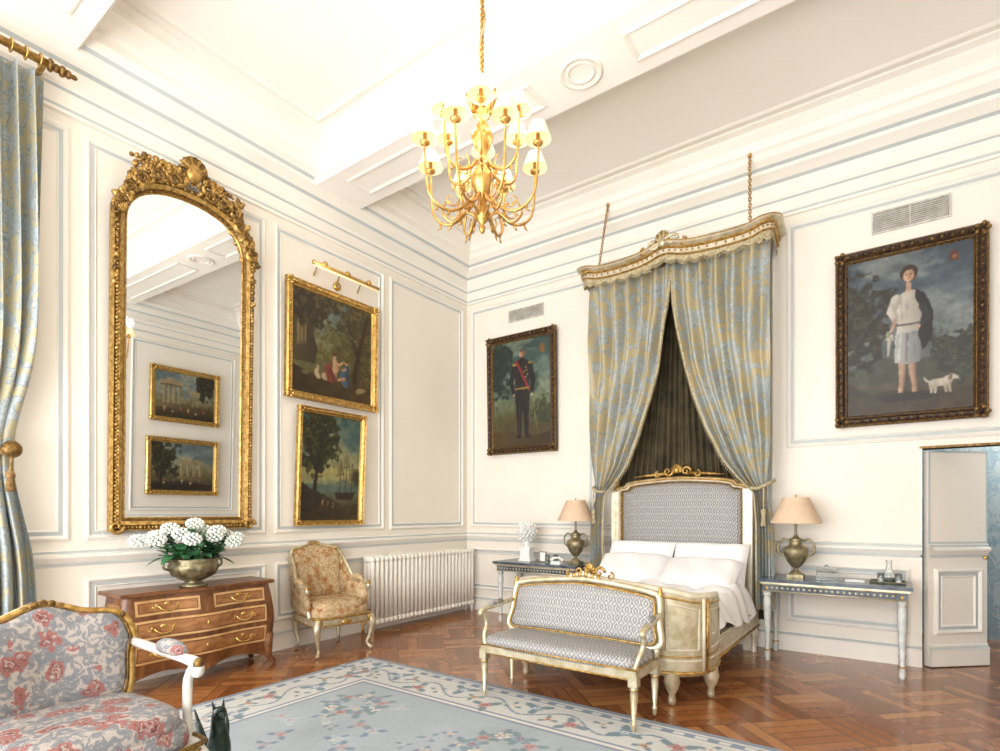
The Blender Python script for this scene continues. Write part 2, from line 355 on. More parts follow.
# ------------------------------------------------------------ painting toolkit
def vnoise(X,Y,sc,oct=4,seed=0):
    r=np.random.RandomState(seed); out=np.zeros_like(X); amp=1; tot=0
    for o in range(oct):
        G=r.rand(64,64); x=X*sc*2**o+r.rand()*30; y=Y*sc*2**o+r.rand()*30
        xi=np.floor(x).astype(int); yi=np.floor(y).astype(int); fx=x-xi; fy=y-yi
        fx=fx*fx*(3-2*fx); fy=fy*fy*(3-2*fy); g=lambda i,j:G[i%64,j%64]
        out+=amp*(g(xi,yi)*(1-fx)*(1-fy)+g(xi+1,yi)*fx*(1-fy)+g(xi,yi+1)*(1-fx)*fy+g(xi+1,yi+1)*fx*fy); tot+=amp; amp*=.5
    return out/tot
def hx(h): return np.array([int(h[i:i+2],16)/255 for i in (0,2,4)])
class Cv:
    def __init__(s,w,h,res=.009,seed=1):
        s.nx=max(int(w/res),20); s.ny=max(int(h/res),20); s.asp=h/w
        u=np.linspace(0,1,s.nx); v=np.linspace(0,s.asp,s.ny); s.X,s.Y=np.meshgrid(u,v)
        s.C=np.zeros((s.ny,s.nx,3)); s.seed=seed; s.n=vnoise(s.X,s.Y,6,5,seed); s.n2=vnoise(s.X,s.Y,18,3,seed+1)
        s.JX=s.X+(s.n2-.5)*.014; s.JY=s.Y+(vnoise(s.X,s.Y,18,3,seed+5)-.5)*.014
    def put(s,m,c,a=1):
        m=np.clip(m,0,1)[...,None]*a; s.C=s.C*(1-m)+hx(c)*m
    def grad(s,stops):
        t=s.Y/s.asp+(s.n-.5)*.15
        for k in range(3): s.C[...,k]=np.interp(t,[p for p,_ in stops],[hx(c)[k] for _,c in stops])
    def clouds(s,y0,y1,dk,lt,seed=0,sc=4):
        n=vnoise(s.X,s.Y*1.7,sc,5,s.seed+40+seed); t=s.Y/s.asp; w=np.clip((t-y0)*8,0,1)*np.clip((y1-t)*8,0,1)
        s.put(w*np.clip((n-.5)*6,0,1),lt,.75); s.put(w*np.clip((.47-n)*6,0,1),dk,.75)
    def ell(s,cx,cy,rx,ry,c,soft=.12,rot=0,a=1):
        dx=s.JX-cx; dy=s.JY-cy*s.asp; cc,ss=cos(rot),sin(rot); p=(dx*cc+dy*ss)/rx; q=(-dx*ss+dy*cc)/ry
        s.put((1-np.sqrt(p*p+q*q))/soft+.5,c,a)
    def limb(s,P,R,c,c2=None):
        for (x0,y0),(x1,y1),r0,r1 in zip(P[:-1],P[1:],R[:-1],R[1:]):
            y0_,y1_=y0*s.asp,y1*s.asp; dx,dy=x1-x0,y1_-y0_; l2=dx*dx+dy*dy+1e-9
            t=np.clip(((s.JX-x0)*dx+(s.JY-y0_)*dy)/l2,0,1); ox=s.JX-x0-t*dx; d=np.hypot(ox,s.JY-y0_-t*dy); r=r0+(r1-r0)*t
            m=(1-d/r)/.2+.5; s.put(m,c)
            if c2: s.put(np.clip(m,0,1)*np.clip(ox/r*1.4,0,1),c2,.7)
    def poly(s,P,c,a=1,c2=None):
        xs=[p[0] for p in P]; P=[(x,y*s.asp) for x,y in P]; ins=np.zeros_like(s.X,bool); j=len(P)-1
        for i in range(len(P)):
            xi,yi=P[i]; xj,yj=P[j]
            if yi!=yj: ins^=((yi>s.JY)!=(yj>s.JY))&(s.JX<(xj-xi)*(s.JY-yi)/(yj-yi)+xi)
            j=i
        s.put(ins.astype(float),c,a)
        if c2: s.put(ins*np.clip((s.X-min(xs))/(max(xs)-min(xs)+1e-6)+(s.n2-.5)*.8,0,1),c2,.8)
    def fol(s,cx,cy,rx,ry,c,thr=.5,c2=None,seed=0):
        n=vnoise(s.X,s.Y,14,4,s.seed+20+seed); d=np.sqrt(((s.X-cx)/rx)**2+((s.Y-cy*s.asp)/ry)**2)
        m=(n+(1-d)*.55-thr)*8; s.put(m,c)
        if c2: s.put(np.clip(m,0,1)*np.clip((vnoise(s.X,s.Y,30,3,s.seed+9)-.52)*7,0,1),c2,.8)
    def fig(s,x,y,h,c1,c2,sk='C99E7C',lean=0):
        s.limb([(x-.12*h,y),(x,y+.45*h/s.asp)],[.07*h,.12*h],c1); s.limb([(x+.1*h,y),(x,y+.45*h/s.asp)],[.06*h,.12*h],c1)
        s.limb([(x,y+.4*h/s.asp),(x+lean*h,y+.78*h/s.asp)],[.13*h,.14*h],c2); s.limb([(x+lean*h,y+.74*h/s.asp),(x+lean*h+.28*h,y+.55*h/s.asp)],[.05*h,.035*h],sk)
        s.ell(x+lean*h,y+.92*h/s.asp,.075*h,.09*h,sk)
    def done(s,k=.35):
        C=s.C.copy(); P=np.pad(C,((1,1),(1,1),(0,0)),'edge')   # soften brush edges
        C=(C*4+P[:-2,1:-1]+P[2:,1:-1]+P[1:-1,:-2]+P[1:-1,2:])/8
        C=C*.86+hx('3E2F1A')*.14                                # aged varnish
        C=np.clip(C*(1+(s.n2-.5)[...,None]*k),0,1)**1.1*.92; C=np.where(C<=.04045,C/12.92,((C+.055)/1.055)**2.4); return C.reshape(-1,3)
def canvas(b,mp,a0,a1,z0,z1,h,fn,res=.009,seed=1,mat=None):
    cv=Cv(a1-a0,z1-z0,res,seed); fn(cv)
    o=b.surf(lambda u,v:mp(a0+(a1-a0)*u,z0+(z1-z0)*v,h),cv.nx-1,cv.ny-1,mat or canvM,False)
    b.col[o]=cv.done()
def p_ruins(c):
    c.grad([(0,'3A3220'),(.25,'6B5A38'),(.4,'9C9270'),(.7,'8FA2A4'),(1,'6F8690')]); c.clouds(.45,1.2,'6C7F86','B9B9A0')
    c.fol(.9,.8,.3,.35,'2E2C1C',.6,'5E5836',1)
    for x in (.12,.2,.28,.36): c.poly([(x,.3),(x+.045,.3),(x+.045,.72),(x,.72)],'D3C196',1,'7E6E48')
    c.poly([(.08,.7),(.44,.7),(.42,.8),(.25,.88),(.08,.8)],'B8A47A'); c.poly([(.08,.7),(.44,.7),(.44,.73),(.08,.73)],'6E5F40')
    c.poly([(0,.2),(.5,.24),(.48,.31),(0,.31)],'9A8860',1,'5E5036')
    for x in (.6,.68): c.poly([(x,.3),(x+.03,.3),(x+.03,.6),(x,.6)],'A39468')
    c.poly([(.57,.58),(.74,.58),(.74,.64),(.57,.64)],'B8A47A')
    for i in range(6): c.fig(.15+.13*i,.12,.1,['A8482E','D9C9A0','3A4A5A'][i%3],['C9B38A','3A4A5A','A8482E'][i%3])
def p_ruins2(c):
    c.grad([(0,'33301E'),(.3,'6E6644'),(.5,'A39C78'),(.75,'8FA0A0'),(1,'74888F')]); c.clouds(.5,1.2,'6C7F86','B9B9A0')
    c.fol(.15,.7,.25,.4,'2A2A1A',.5,'58583A',1); c.limb([(.15,.1),(.16,.6)],[.02,.01],'2C2214')
    for x in (.45,.55,.65,.75): c.poly([(x,.3),(x+.05,.3),(x+.05,.6),(x,.6)],'CDBD92',1,'7E7250')
    c.poly([(.43,.58),(.82,.58),(.82,.67),(.43,.67)],'AE9E74'); c.poly([(.40,.24),(.9,.24),(.86,.31),(.42,.31)],'9A8860',1,'5E5036')
    c.poly([(.0,.0),(1,.0),(1,.12),(.5,.2),(0,.14)],'2C2416'); 
    for i in range(5): c.fig(.2+.14*i,.14,.09,['D9C9A0','8A3A2A','4A5A6A'][i%3],['8A3A2A','4A5A6A','D9C9A0'][i%3])
def p_land(c):
    c.grad([(0,'3A2D18'),(.25,'6A5630'),(.45,'857A50'),(.62,'8E9478'),(.8,'7C8A80'),(1,'64746C')]); c.clouds(.5,1.2,'5C6C68','A9A88C')
    c.poly([(0,.3),(.3,.42),(.6,.5),(1,.46),(1,.3),(0,.2)],'66663E'); c.poly([(.3,.45),(.55,.58),(.8,.5),(1,.55),(1,.42),(.3,.4)],'6F775A')
    c.fol(.85,.72,.36,.5,'443E20',.43,'7A6C34',1); c.fol(.6,.42,.5,.12,'5A542A',.5,'807840',5)
    c.limb([(.76,.12),(.80,.4),(.86,.65),(.95,.95)],[.05,.035,.03,.02],'35240F','5E4524'); c.limb([(.81,.45),(.72,.7),(.66,.85)],[.02,.015,.006],'35240F')
    c.poly([(0,.3),(0,1),(.2,1),(.27,.8),(.24,.6),(.3,.45),(.26,.3)],'5A4A2C',1,'2E2615'); c.poly([(.05,.45),(.16,.47),(.18,.85),(.06,.88)],'7E6C46',1,'4E4026')
    for x in (.07,.11,.15): c.limb([(x,.5),(x,.8)],[.005,.005],'93814F')
    c.fol(.2,.92,.34,.27,'2E2816',.48,'645430',2); c.fol(.5,.6,.2,.13,'5C5C32',.5,'827C40',3)
    c.poly([(0,0),(1,0),(1,.14),(.7,.2),(.35,.17),(0,.26)],'38290F',1,'57431C')
    c.limb([(.38,.2),(.47,.22),(.52,.31)],[.04,.055,.04],'C9AE86','8E7050'); c.limb([(.52,.31),(.505,.38)],[.04,.028],'D0A682','A07452'); c.ell(.50,.425,.022,.027,'D0A682'); c.ell(.497,.443,.024,.017,'5A3A22')
    c.limb([(.46,.2),(.42,.28),(.45,.34)],[.055,.045,.02],'8E4432','5C241A'); c.limb([(.51,.37),(.57,.35),(.61,.38)],[.014,.012,.01],'D0A682')
    c.limb([(.65,.18),(.62,.25),(.655,.33)],[.05,.052,.032],'4C667C','2F3F50'); c.ell(.66,.385,.02,.024,'C59676'); c.ell(.665,.40,.022,.015,'4A3220'); c.limb([(.63,.22),(.55,.19)],[.02,.012],'BE8F6A','8A6044'); c.limb([(.645,.32),(.60,.30)],[.012,.01],'C59676')
    c.limb([(.31,.18),(.28,.22),(.295,.26)],[.022,.026,.016],'B9A684'); c.ell(.30,.285,.016,.016,'B98F70')
    c.limb([(.82,.12),(.9,.14)],[.03,.02],'9C8862'); c.ell(.15,.2,.04,.02,'7A6A46')
def p_sea(c):
    c.grad([(0,'332C16'),(.18,'5E5A40'),(.3,'74826E'),(.45,'C4B46A'),(.6,'8E9A7C'),(.8,'557474'),(1,'36585A')]); c.clouds(.4,1.2,'42605F','9C9A6C')
    c.poly([(0,.26),(1,.26),(1,.34),(0,.34)],'5E7468'); c.poly([(.5,.33),(.7,.4),(.9,.36),(1,.38),(1,.32),(.5,.32)],'6C7A6A')
    c.fol(.26,.76,.3,.42,'24240F',.40,'565426',1); c.limb([(.20,.08),(.24,.4),(.30,.62),(.36,.82)],[.04,.025,.018,.008],'1C1408','3E2E16'); c.limb([(.25,.45),(.14,.65),(.08,.8)],[.016,.012,.006],'1C1408')
    c.poly([(0,0),(1,0),(1,.16),(.7,.14),(.4,.24),(.15,.3),(0,.36)],'2E2510',1,'4E4020')
    c.poly([(.56,.27),(.6,.2),(.88,.2),(.95,.29),(.9,.27)],'30210E'); 
    for x,h in ((.65,.60),(.76,.68),(.86,.56)):
        c.limb([(x,.25),(x+.005,h)],[.006,.004],'33260F'); c.poly([(x-.05,h-.17),(x+.06,h-.15),(x+.05,h-.04),(x-.04,h-.06)],'8A7C52',.8); c.limb([(x-.06,h-.17),(x+.07,h-.15)],[.004,.004],'33260F'); c.limb([(x,h),(x+.12,.27)],[.002,.002],'33260F')
    c.fig(.36,.14,.09,'8E4832','B9A078'); c.fig(.45,.13,.08,'3E4C4C','8E4832'); c.fig(.54,.12,.08,'B9A078','3E4C4C'); c.ell(.95,.42,.08,.12,'3E3E28',.6)
def face(c,x,y,r,sk,sh):
    c.ell(x,y,r*.8,r,sk); c.ell(x+r*.35,y,r*.4,r*.85,sh,.5,0,.6)
    a=c.asp
    for s_ in (-1,1): c.ell(x+s_*r*.3,y+.08*r/a,r*.11,r*.07,'2A1A12'); c.ell(x+s_*r*.3,y+.24*r/a,r*.17,r*.05,'5A3A26',.3,0,.7)
    c.ell(x+.03*r,y-.15*r/a,r*.07,r*.16,'A8765A',.4,0,.7); c.ell(x,y-.48*r/a,r*.2,r*.06,'96483E')
def p_man(c):
    c.grad([(0,'4C3E24'),(.2,'58502E'),(.35,'667250'),(.5,'8A967C'),(.7,'647E78'),(.85,'42605C'),(1,'2C4446')]); c.clouds(.4,1.2,'345048','8C9A84')
    c.fol(.1,.78,.28,.42,'1C2E28',.45,'3A4C40',1); c.fol(.92,.3,.28,.2,'38432A',.5,'666A40',2)
    c.poly([(.0,.0),(1,.0),(1,.12),(.5,.09),(0,.16)],'5E4828',1,'3C2E14')
    K='121116'; K2='28272F'
    c.limb([(.47,.11),(.465,.3),(.47,.5)],[.03,.05,.075],K,K2); c.limb([(.60,.10),(.585,.3),(.57,.5)],[.03,.05,.075],K,K2)
    c.limb([(.47,.11),(.466,.5)],[.004,.004],'7A2420'); c.limb([(.62,.11),(.62,.48)],[.004,.004],'7A2420')
    c.poly([(.39,.42),(.65,.42),(.64,.58),(.68,.76),(.60,.815),(.46,.815),(.37,.76),(.41,.58)],K,1,K2)
    c.limb([(.39,.745),(.33,.61),(.37,.51)],[.045,.04,.03],K,K2); c.limb([(.66,.745),(.71,.61),(.69,.50)],[.045,.04,.03],K,K2)
    c.limb([(.43,.80),(.64,.53)],[.02,.02],'A82E28','701A18'); c.poly([(.40,.535),(.645,.535),(.645,.555),(.40,.555)],'9C843E')
    c.ell(.385,.775,.045,.018,'A8863A'); c.ell(.665,.775,.045,.018,'A8863A')
    for x,y in ((.60,.71),(.615,.67),(.585,.65),(.56,.70),(.59,.74)): c.ell(x,y,.011,.011,'C9B880')
    for k in range(6): c.ell(.525,.58+.035*k,.005,.005,'B0924A')
    c.limb([(.525,.79),(.525,.83)],[.035,.03],'1A191E'); face(c,.525,.87,.058,'CFA080','9C6C52'); c.ell(.525,.903,.047,.02,'5A4A3C'); c.ell(.525,.845,.022,.007,'6A4A36')
    c.ell(.375,.49,.02,.024,'BE9072'); c.ell(.69,.475,.022,.024,'D6CFBE'); c.limb([(.70,.5),(.78,.1)],[.005,.003],'9C864A')
    c.ell(.455,.09,.05,.018,'0C0B0A'); c.ell(.62,.085,.05,.018,'0C0B0A')
    c.poly([(.83,.85),(.91,.85),(.91,.91),(.87,.94),(.83,.91)],'8A5C28')
def p_child(c):
    c.grad([(0,'3E3424'),(.15,'544C38'),(.3,'5E6460'),(.5,'7C8688'),(.75,'606E78'),(1,'404F5C')]); c.clouds(.3,1.2,'434F5C','9CA2A2',0,3)
    c.poly([(0,.3),(.3,.36),(.6,.32),(1,.38),(1,.2),(0,.2)],'4A5144'); c.fol(.06,.6,.3,.44,'2B291E',.46,'4E4936',1); c.fol(.92,.32,.26,.24,'363B32',.53,'565A46',2)
    c.poly([(0,0),(1,0),(1,.14),(.7,.1),(.4,.15),(.2,.13),(0,.22)],'3E3220',1,'50442E')
    c.ell(.50,.10,.24,.045,'1E1810',.6)
    c.limb([(.46,.36),(.457,.25),(.445,.12)],[.034,.027,.018],'CFAE94','94725C'); c.limb([(.535,.36),(.54,.25),(.56,.12)],[.034,.027,.018],'C2A186','866450')
    c.limb([(.445,.115),(.415,.105)],[.018,.012],'2E211A'); c.limb([(.56,.115),(.59,.105)],[.018,.012],'2E211A')
    c.poly([(.40,.32),(.50,.30),(.60,.31),(.60,.50),(.56,.57),(.44,.57),(.40,.48)],'C9CAC6',1,'7A8084')
    c.limb([(.50,.50),(.49,.32)],[.012,.008],'8A9092'); c.limb([(.45,.50),(.43,.33)],[.01,.008],'DAD9D2'); c.limb([(.55,.50),(.56,.33)],[.01,.008],'8E9494')
    c.poly([(.42,.50),(.59,.50),(.615,.66),(.60,.74),(.53,.765),(.45,.745),(.40,.68)],'E6E0D4',1,'A49E93')
    for x0,x1 in ((.45,.46),(.50,.49),(.55,.54)): c.limb([(x0,.71),(x1,.54)],[.006,.004],'BEB8AD')
    c.limb([(.42,.55),(.59,.55)],[.01,.01],'6C6A6A')
    c.limb([(.41,.715),(.375,.645),(.40,.585)],[.045,.04,.025],'E4DDD0','AEA79B'); c.limb([(.40,.585),(.37,.52)],[.018,.014],'D3AE92')
    c.poly([(.57,.765),(.64,.725),(.70,.61),(.69,.44),(.62,.38),(.585,.48),(.62,.61),(.56,.71)],'25242B',1,'121116')
    c.limb([(.62,.65),(.66,.57),(.60,.53)],[.03,.026,.018],'2E2C34'); c.ell(.59,.53,.016,.018,'D0AC92')
    c.limb([(.505,.76),(.51,.80)],[.022,.02],'CFA88C'); c.ell(.512,.868,.072,.08,'3E2A1C'); face(c,.51,.852,.057,'DAB296','A87C62'); c.ell(.512,.90,.055,.024,'3E2A1C'); c.ell(.455,.865,.016,.035,'3E2A1C'); c.ell(.568,.865,.016,.035,'33221A')
    for k in range(9): c.ell(.355+.02*cos(k*2.1),.49+.025*sin(k*1.7),.015,.015,['D0CABC','B5B296','9A9A7E'][k%3])
    c.limb([(.36,.47),(.345,.37)],[.018,.01],'C6C0B0','8E8A7C')
    c.limb([(.70,.165),(.77,.168),(.81,.175)],[.038,.036,.04],'CFC6B6','928878'); c.limb([(.81,.185),(.85,.195)],[.03,.028],'D4CCBE','A0968A'); c.limb([(.86,.192),(.89,.183)],[.02,.014],'D4CCBE'); c.ell(.897,.184,.008,.008,'2E221A')
    c.limb([(.838,.212),(.828,.185)],[.012,.015],'8E7558','6E5840'); c.ell(.862,.205,.005,.005,'1A120C')
    for x in (.685,.715,.79,.82): c.limb([(x,.15),(x+.004,.108)],[.014,.011],'BCB2A2')
    c.limb([(.67,.175),(.645,.185),(.63,.205)],[.012,.012,.006],'CFC6B6')
    c.poly([(.82,.89),(.89,.89),(.89,.935),(.855,.955),(.82,.935)],'70342A'); c.poly([(.835,.90),(.875,.90),(.875,.925),(.835,.925)],'96703C')
def picture(name,mp,a0,a1,z0,z1,fw,fm,fm2,fn,seed=1,lean=0,d=.06,gap=.03):
    b=B(name); m2=lambda a,z,h:mp(a,z,h+gap+lean*(z-z0))
    prof=[(0,0),(0,d*.7),(fw*.15,d),(fw*.35,d*.8),(fw*.55,d*.85),(fw*.75,d*.5),(fw*.8,d*.45),(fw*.9,d*.5),(fw,d*.2)]
    rframe(b,m2,a0,a1,z0,z1,prof,[fm,fm2,fm,fm,fm,fm2,fm,fm2])
    k=fw*.93; canvas(b,m2,a0+k,a1-k,z0+k,z1-k,d*.25,fn,.0056,seed)
    b.loft([rect(m2,a0,a1,z0,z1,0,0),rect(m2,a0,a1,z0,z1,fw,0)],fm)
    st=.035; r=fw*.12
    for (ux,uz,vx,vz) in ((a0,z0,a1,z0),(a0,z1,a1,z1),(a0,z0,a0,z1),(a1,z0,a1,z1)):
        Ln=abs(vx-ux)+abs(vz-uz); n_=int(Ln/st); ins=fw*.42
        for i in range(n_+1):
            t=i/n_; x=ux+(vx-ux)*t; z=uz+(vz-uz)*t; x=min(max(x,a0+ins),a1-ins); z=min(max(z,z0+ins),z1-ins)
            b.blob(m2(x,z,d*.85),r*(1.2 if i%3==0 else .8),fm2 if i%2 else fm,6,4)
    for x in (a0+fw*.45,a1-fw*.45):
        for z in (z0+fw*.45,z1-fw*.45):
            for k in range(5): b.blob(m2(x+.4*fw*cos(k*1.26),z+.4*fw*sin(k*1.26),d*.9),fw*.2,fm2,7,5)
    return b.finish()
picture('oil_painting_landscape',mpL,-3.03,-1.80,2.62,3.87,.085,goldM,brass,p_land,11,.015)
picture('oil_painting_harbour',mpL,-2.92,-2.02,1.27,2.54,.065,goldM,brass,p_sea,12,.05)
picture('portrait_painting_officer',mpB,.44,1.56,2.225,3.86,.10,dkframe,gold3,p_man,13,.02)
picture('portrait_painting_child',mpB,4.69,5.82,2.24,3.90,.105,dkframe,gold3,p_child,14,.02)
picture('oil_painting_ruins',mpR,-1.8,-.5,2.9,3.95,.1,goldM,brass,p_ruins,15)
picture('oil_painting_temple',mpR,-1.85,-.5,1.5,2.6,.1,goldM,brass,p_ruins2,16)
b=B('picture_light'); b.tube([(.2,-2.80,4.05),(.2,-1.9,4.05)],.022,brass,10); b.tube([(.21,-2.78,4.02),(.21,-1.92,4.02)],.012,litM,6)
for y in (-2.65,-2.35,-2.05): b.tube([(.0,y,4.0),(.08,y,4.12),(.2,y,4.07)],.008,brass,6); b.blob((.2,y,4.07),.034,brass,8,6)
b.lathe([(.05,0),(.05,.015),(.02,.02)],(0.01,-2.35,3.98),brass,12,Matrix.Rotation(pi/2,3,'Y')); pl_=b.finish()
ventd=pm('vent_dark','8A887E','9A988E')
for i,(x0,x1,z0,z1) in enumerate([(.758,1.33,4.06,4.23),(4.98,5.57,4.06,4.27)]):
    b=B('air_vent'); rframe(b,mpB,x0,x1,z0,z1,[(0,0),(0,.015),(.015,.018),(.02,.004)],greywood); b.box(x0+.01,x1-.01,-.004,-.001,z0+.01,z1-.01,ventd)
    k=z0+.03
    while k<z1-.02: b.box(x0+.02,x1-.02,-.014,-.004,k-.004,k+.003,greywood); k+=.018
    b.box((x0+x1)/2-.006,(x0+x1)/2+.006,-.016,-.002,z0+.01,z1-.01,greywood)
    b.finish()
# ------------------------------------------------------------ mirror
b=B('gilt_mirror'); MY=-4.01; 
def arch(w,z0,zs,rise,n=26,e=2.25):
    P=[(-w,z0),(-w,(z0+zs)/2)]
    for i in range(n+1):
        a=pi-pi*i/n; P.append((w*math.copysign(abs(cos(a))**(2/e),cos(a)),zs+rise*abs(sin(a))**(2/e)))
    P+=[(w,(z0+zs)/2),(w,z0)]; return P
def mm(p,h): return Vector((.03+h+.02*(p[1]-1.25),MY+p[0],p[1]))
prof=[(0,0),(0,.04),(.015,.07),(.04,.055),(.055,.075),(.085,.06),(.1,.03),(.11,.035),(.12,.02)]
b.loft([[mm(p,h) for p in arch(.6-i,1.26+i,3.80,.46-i)] for i,h in prof],[goldM,goldM,gold2,goldM,goldM,gold2,goldM,goldM])
gl=arch(.6-.115,1.26+.115,3.80,.46-.115); b.add([mm(p,.022) for p in gl],[list(range(len(gl)))],glassM,False)
b.add([mm(p,0) for p in arch(.6,1.26,3.80,.46)],[list(range(len(gl)))],gold2,False)
A=[Vector((p[0],p[1],0)) for p in arch(.565,1.295,3.80,.425,40)]; A.append(A[0])
acc=0
for i in range(len(A)-1):
    Ls=(A[i+1]-A[i]).length; n_=max(int(Ls/.03),1)
    for k in range(n_):
        p=A[i].lerp(A[i+1],k/n_); acc+=1; b.blob(mm(p,.072),(.016 if acc%4==0 else .010),goldM,6,4)
A2=[Vector((p[0],p[1],0)) for p in arch(.5,1.36,3.80,.36,30)]
for i in range(0,len(A2)-1): 
    Ls=(A2[i+1]-A2[i]).length; n_=max(int(Ls/.03),1)
    for k in range(n_): b.blob(mm(A2[i].lerp(A2[i+1],k/n_),.04),.006,goldM,5,3)
def scroll2(b,f,cx,cz,r0,turn,sgn,start,mat,th=.02,h=.07,r1=.12):
    P=[];R=[]
    for i in range(22):
        t=i/21; a=start+sgn*t*turn*2*pi; r=r0*(1-t)**.8+r0*r1; P.append(f((cx+r*cos(a),cz+r*sin(a)),h+.02*t)); R.append(th*(1.1-.6*t))
    b.tube(P,R,mat,6)
for sg in (-1,1):
    for j,(cx,cz,r) in enumerate([(.12,4.31,.085),(.25,4.28,.08),(.37,4.21,.075),(.46,4.10,.07),(.52,3.97,.058),(.56,3.86,.045)]):
        scroll2(b,mm,sg*cx,cz,r,1.2,sg*(1 if j%2 else -1),pi/2 if j%2 else pi,goldM,.026)
        scroll2(b,mm,sg*(cx+.03),cz-.06,r*.6,1.1,-sg,0,gold2,.018,.09)
        for k in range(16):
            a=random.random()*6.28; rr=r*(.3+.85*random.random()); 
            p0=mm((sg*cx+rr*cos(a)*.5,cz+rr*sin(a)*.5),.06); p1=mm((sg*cx+rr*cos(a),cz+rr*sin(a)),.09)
            b.tube([p0,p1,p1+Vector((.01,.0,.015))],[.022,.02,.005],random.choice([goldM,goldM,gold2]),5)
    scroll2(b,mm,sg*.56,1.3,.05,1.1,sg,0,goldM,.02)
    for k in range(10): b.blob(mm((sg*.575+random.uniform(-.015,.015),3.75-k*.055),.07),(.02,.02,.026),random.choice([goldM,gold2]),6,4)
b.se(mm((0,4.38),.1),(.05,.07,.09),1,1,goldM,14,8)
for k in range(9):
    a=pi*(k/8); b.tube([mm((0,4.37),.1),mm((.1*cos(a),4.40+.10*sin(a)),.12),mm((.12*cos(a),4.39+.12*sin(a)),.09)],[.018,.024,.008],goldM if k%2 else gold2,6)
for k in range(90):
    x=random.uniform(-.48,.48); b.blob(mm((x,4.23+ .12*math.sqrt(max(0,1-(x/.5)**2))+random.uniform(-.07,.08)*(1-abs(x))),.08),random.uniform(.012,.028),random.choice([goldM,goldM,gold2]),6,4)
b.finish()
# ------------------------------------------------------------ window curtain
b=B('window_curtain')
def wc(u,v):
    z=.03+v*4.55; tie=1.85
    g=math.exp(-((z-tie)/.5)**2)
    wR=-5.06-.15*g-(.04*max(0,min(1,(tie-z)/.5))); wL=-5.68+.1*g
    amp=.06*(1-.5*g); y=wL+(wR-wL)*u
    return (.17+amp*sin(u*2*pi*7+.5*sin(z*1.3))+.012*sin(u*50+z*2), y+.02*sin(u*40+z), z)
b.surf(wc,140,60,dam2); b.finish()
b=B('curtain_rod'); b.tube([(.2,-7.0,4.66),(.2,-5.03,4.66)],.028,goldM,12)
for k,r in enumerate([.045,.03,.04,.03,.018]): b.blob((.2,-5.02+.035*k,4.66),(r,.025,r),gold2,10,6)
for i in range(8): 
    y=-5.08-.08*i; b.tube([(.2+.045*cos(a),y,4.66+.045*sin(a)) for a in [2*pi*k/12 for k in range(12)]],.006,brass,5,True)
b.tube([(0,-5.05,4.66),(.2,-5.05,4.66)],.02,goldM,8); b.tube([(0,-6.95,4.66),(.2,-6.95,4.66)],.02,goldM,8); b.finish()
b=B('curtain_tieback'); tc=pm('silk_cord','6A4A26','A2824C',40,.7)
b.tube(cr([(.02,-5.24,1.95),(.12,-5.2,1.9),(.25,-5.24,1.84),(.27,-5.4,1.82),(.24,-5.52,1.83)],5),.02,tc,8)
b.se((.26,-5.25,1.85),(.04,.06,.06),1,1,gold2,12,8); b.tube([(.27,-5.25,1.84),(.27,-5.26,1.7)],.01,tc,6); b.lathe([(.0,0),(.025,-.03),(.03,-.06),(.018,-.07),(.03,-.16),(0,-.16)],(.27,-5.26,1.72),tc,12); b.finish()
# ------------------------------------------------------------ radiator
b=B('cast_iron_radiator')
for i in range(27):
    y=-2.0+i*.0712
    for x in (.1,.155,.21): b.tube([(x,y,.14),(x,y,.86)],.0275,radM,8)
    b.se((.155,y,.86),(.09,.034,.04),.6,.6,radM,12,6); b.se((.155,y,.13),(.09,.034,.04),.6,.6,radM,12,6)
for y in (-2.0,-2.0+26*.0712): 
    for x in (.1,.21): b.tube([(x,y,.14),(x,y,0)],.018,radM,8)
b.tube([(.155,-2.0,.13),(.155,-2.1,.13),(.155,-2.1,0)],.014,brass,8); b.finish()
# ------------------------------------------------------------ chest of drawers
b=B('bombe_commode'); y0,y1=-4.62,-3.44; ZT=.78
def fx(y,z):
    t=(y-y0)/(y1-y0); e=.035*sin(pi*t)*1+.018*cos(2*pi*2*(t-.5))
    bz=.05*sin(pi*min(max((z-.1)/.66,0),1))
    return .39+e+bz-.03*(.76-z)
def sy(z): return .035*sin(pi*min(max((z-.08)/.68,0),1))
loops=[]
for k in range(13):
    z=.14+(.755-.14)*k/12; q=sy(z); P=[Vector((.06,y0-q,z))]
    for i in range(25): y=y0-q+(y1-y0+2*q)*i/24; P.append(Vector((fx(min(max(y,y0),y1),z),y,z)))
    P.append(Vector((.06,y1+q,z))); loops.append(P)
b.loft(loops,ven2,True,cap=True)
tp=[]
for z,o in ((.755,-.005),(.762,.02),(.785,.025),(.792,.015)):
    P=[Vector((.04,y0-.03-o,z))]
    for i in range(25): y=y0-.02-o+(y1-y0+.04+2*o)*i/24; P.append(Vector((fx(min(max(y,y0),y1),.74)+o+.01,y,z)))
    P.append(Vector((.04,y1+.03+o,z))); tp.append(P)
b.loft(tp,ven2,False,cap=True)
rows=[(.60,.735,[(.04,.46),(.54,.96)]),(.41,.58,[(.03,.97)]),(.22,.39,[(.03,.97)])]
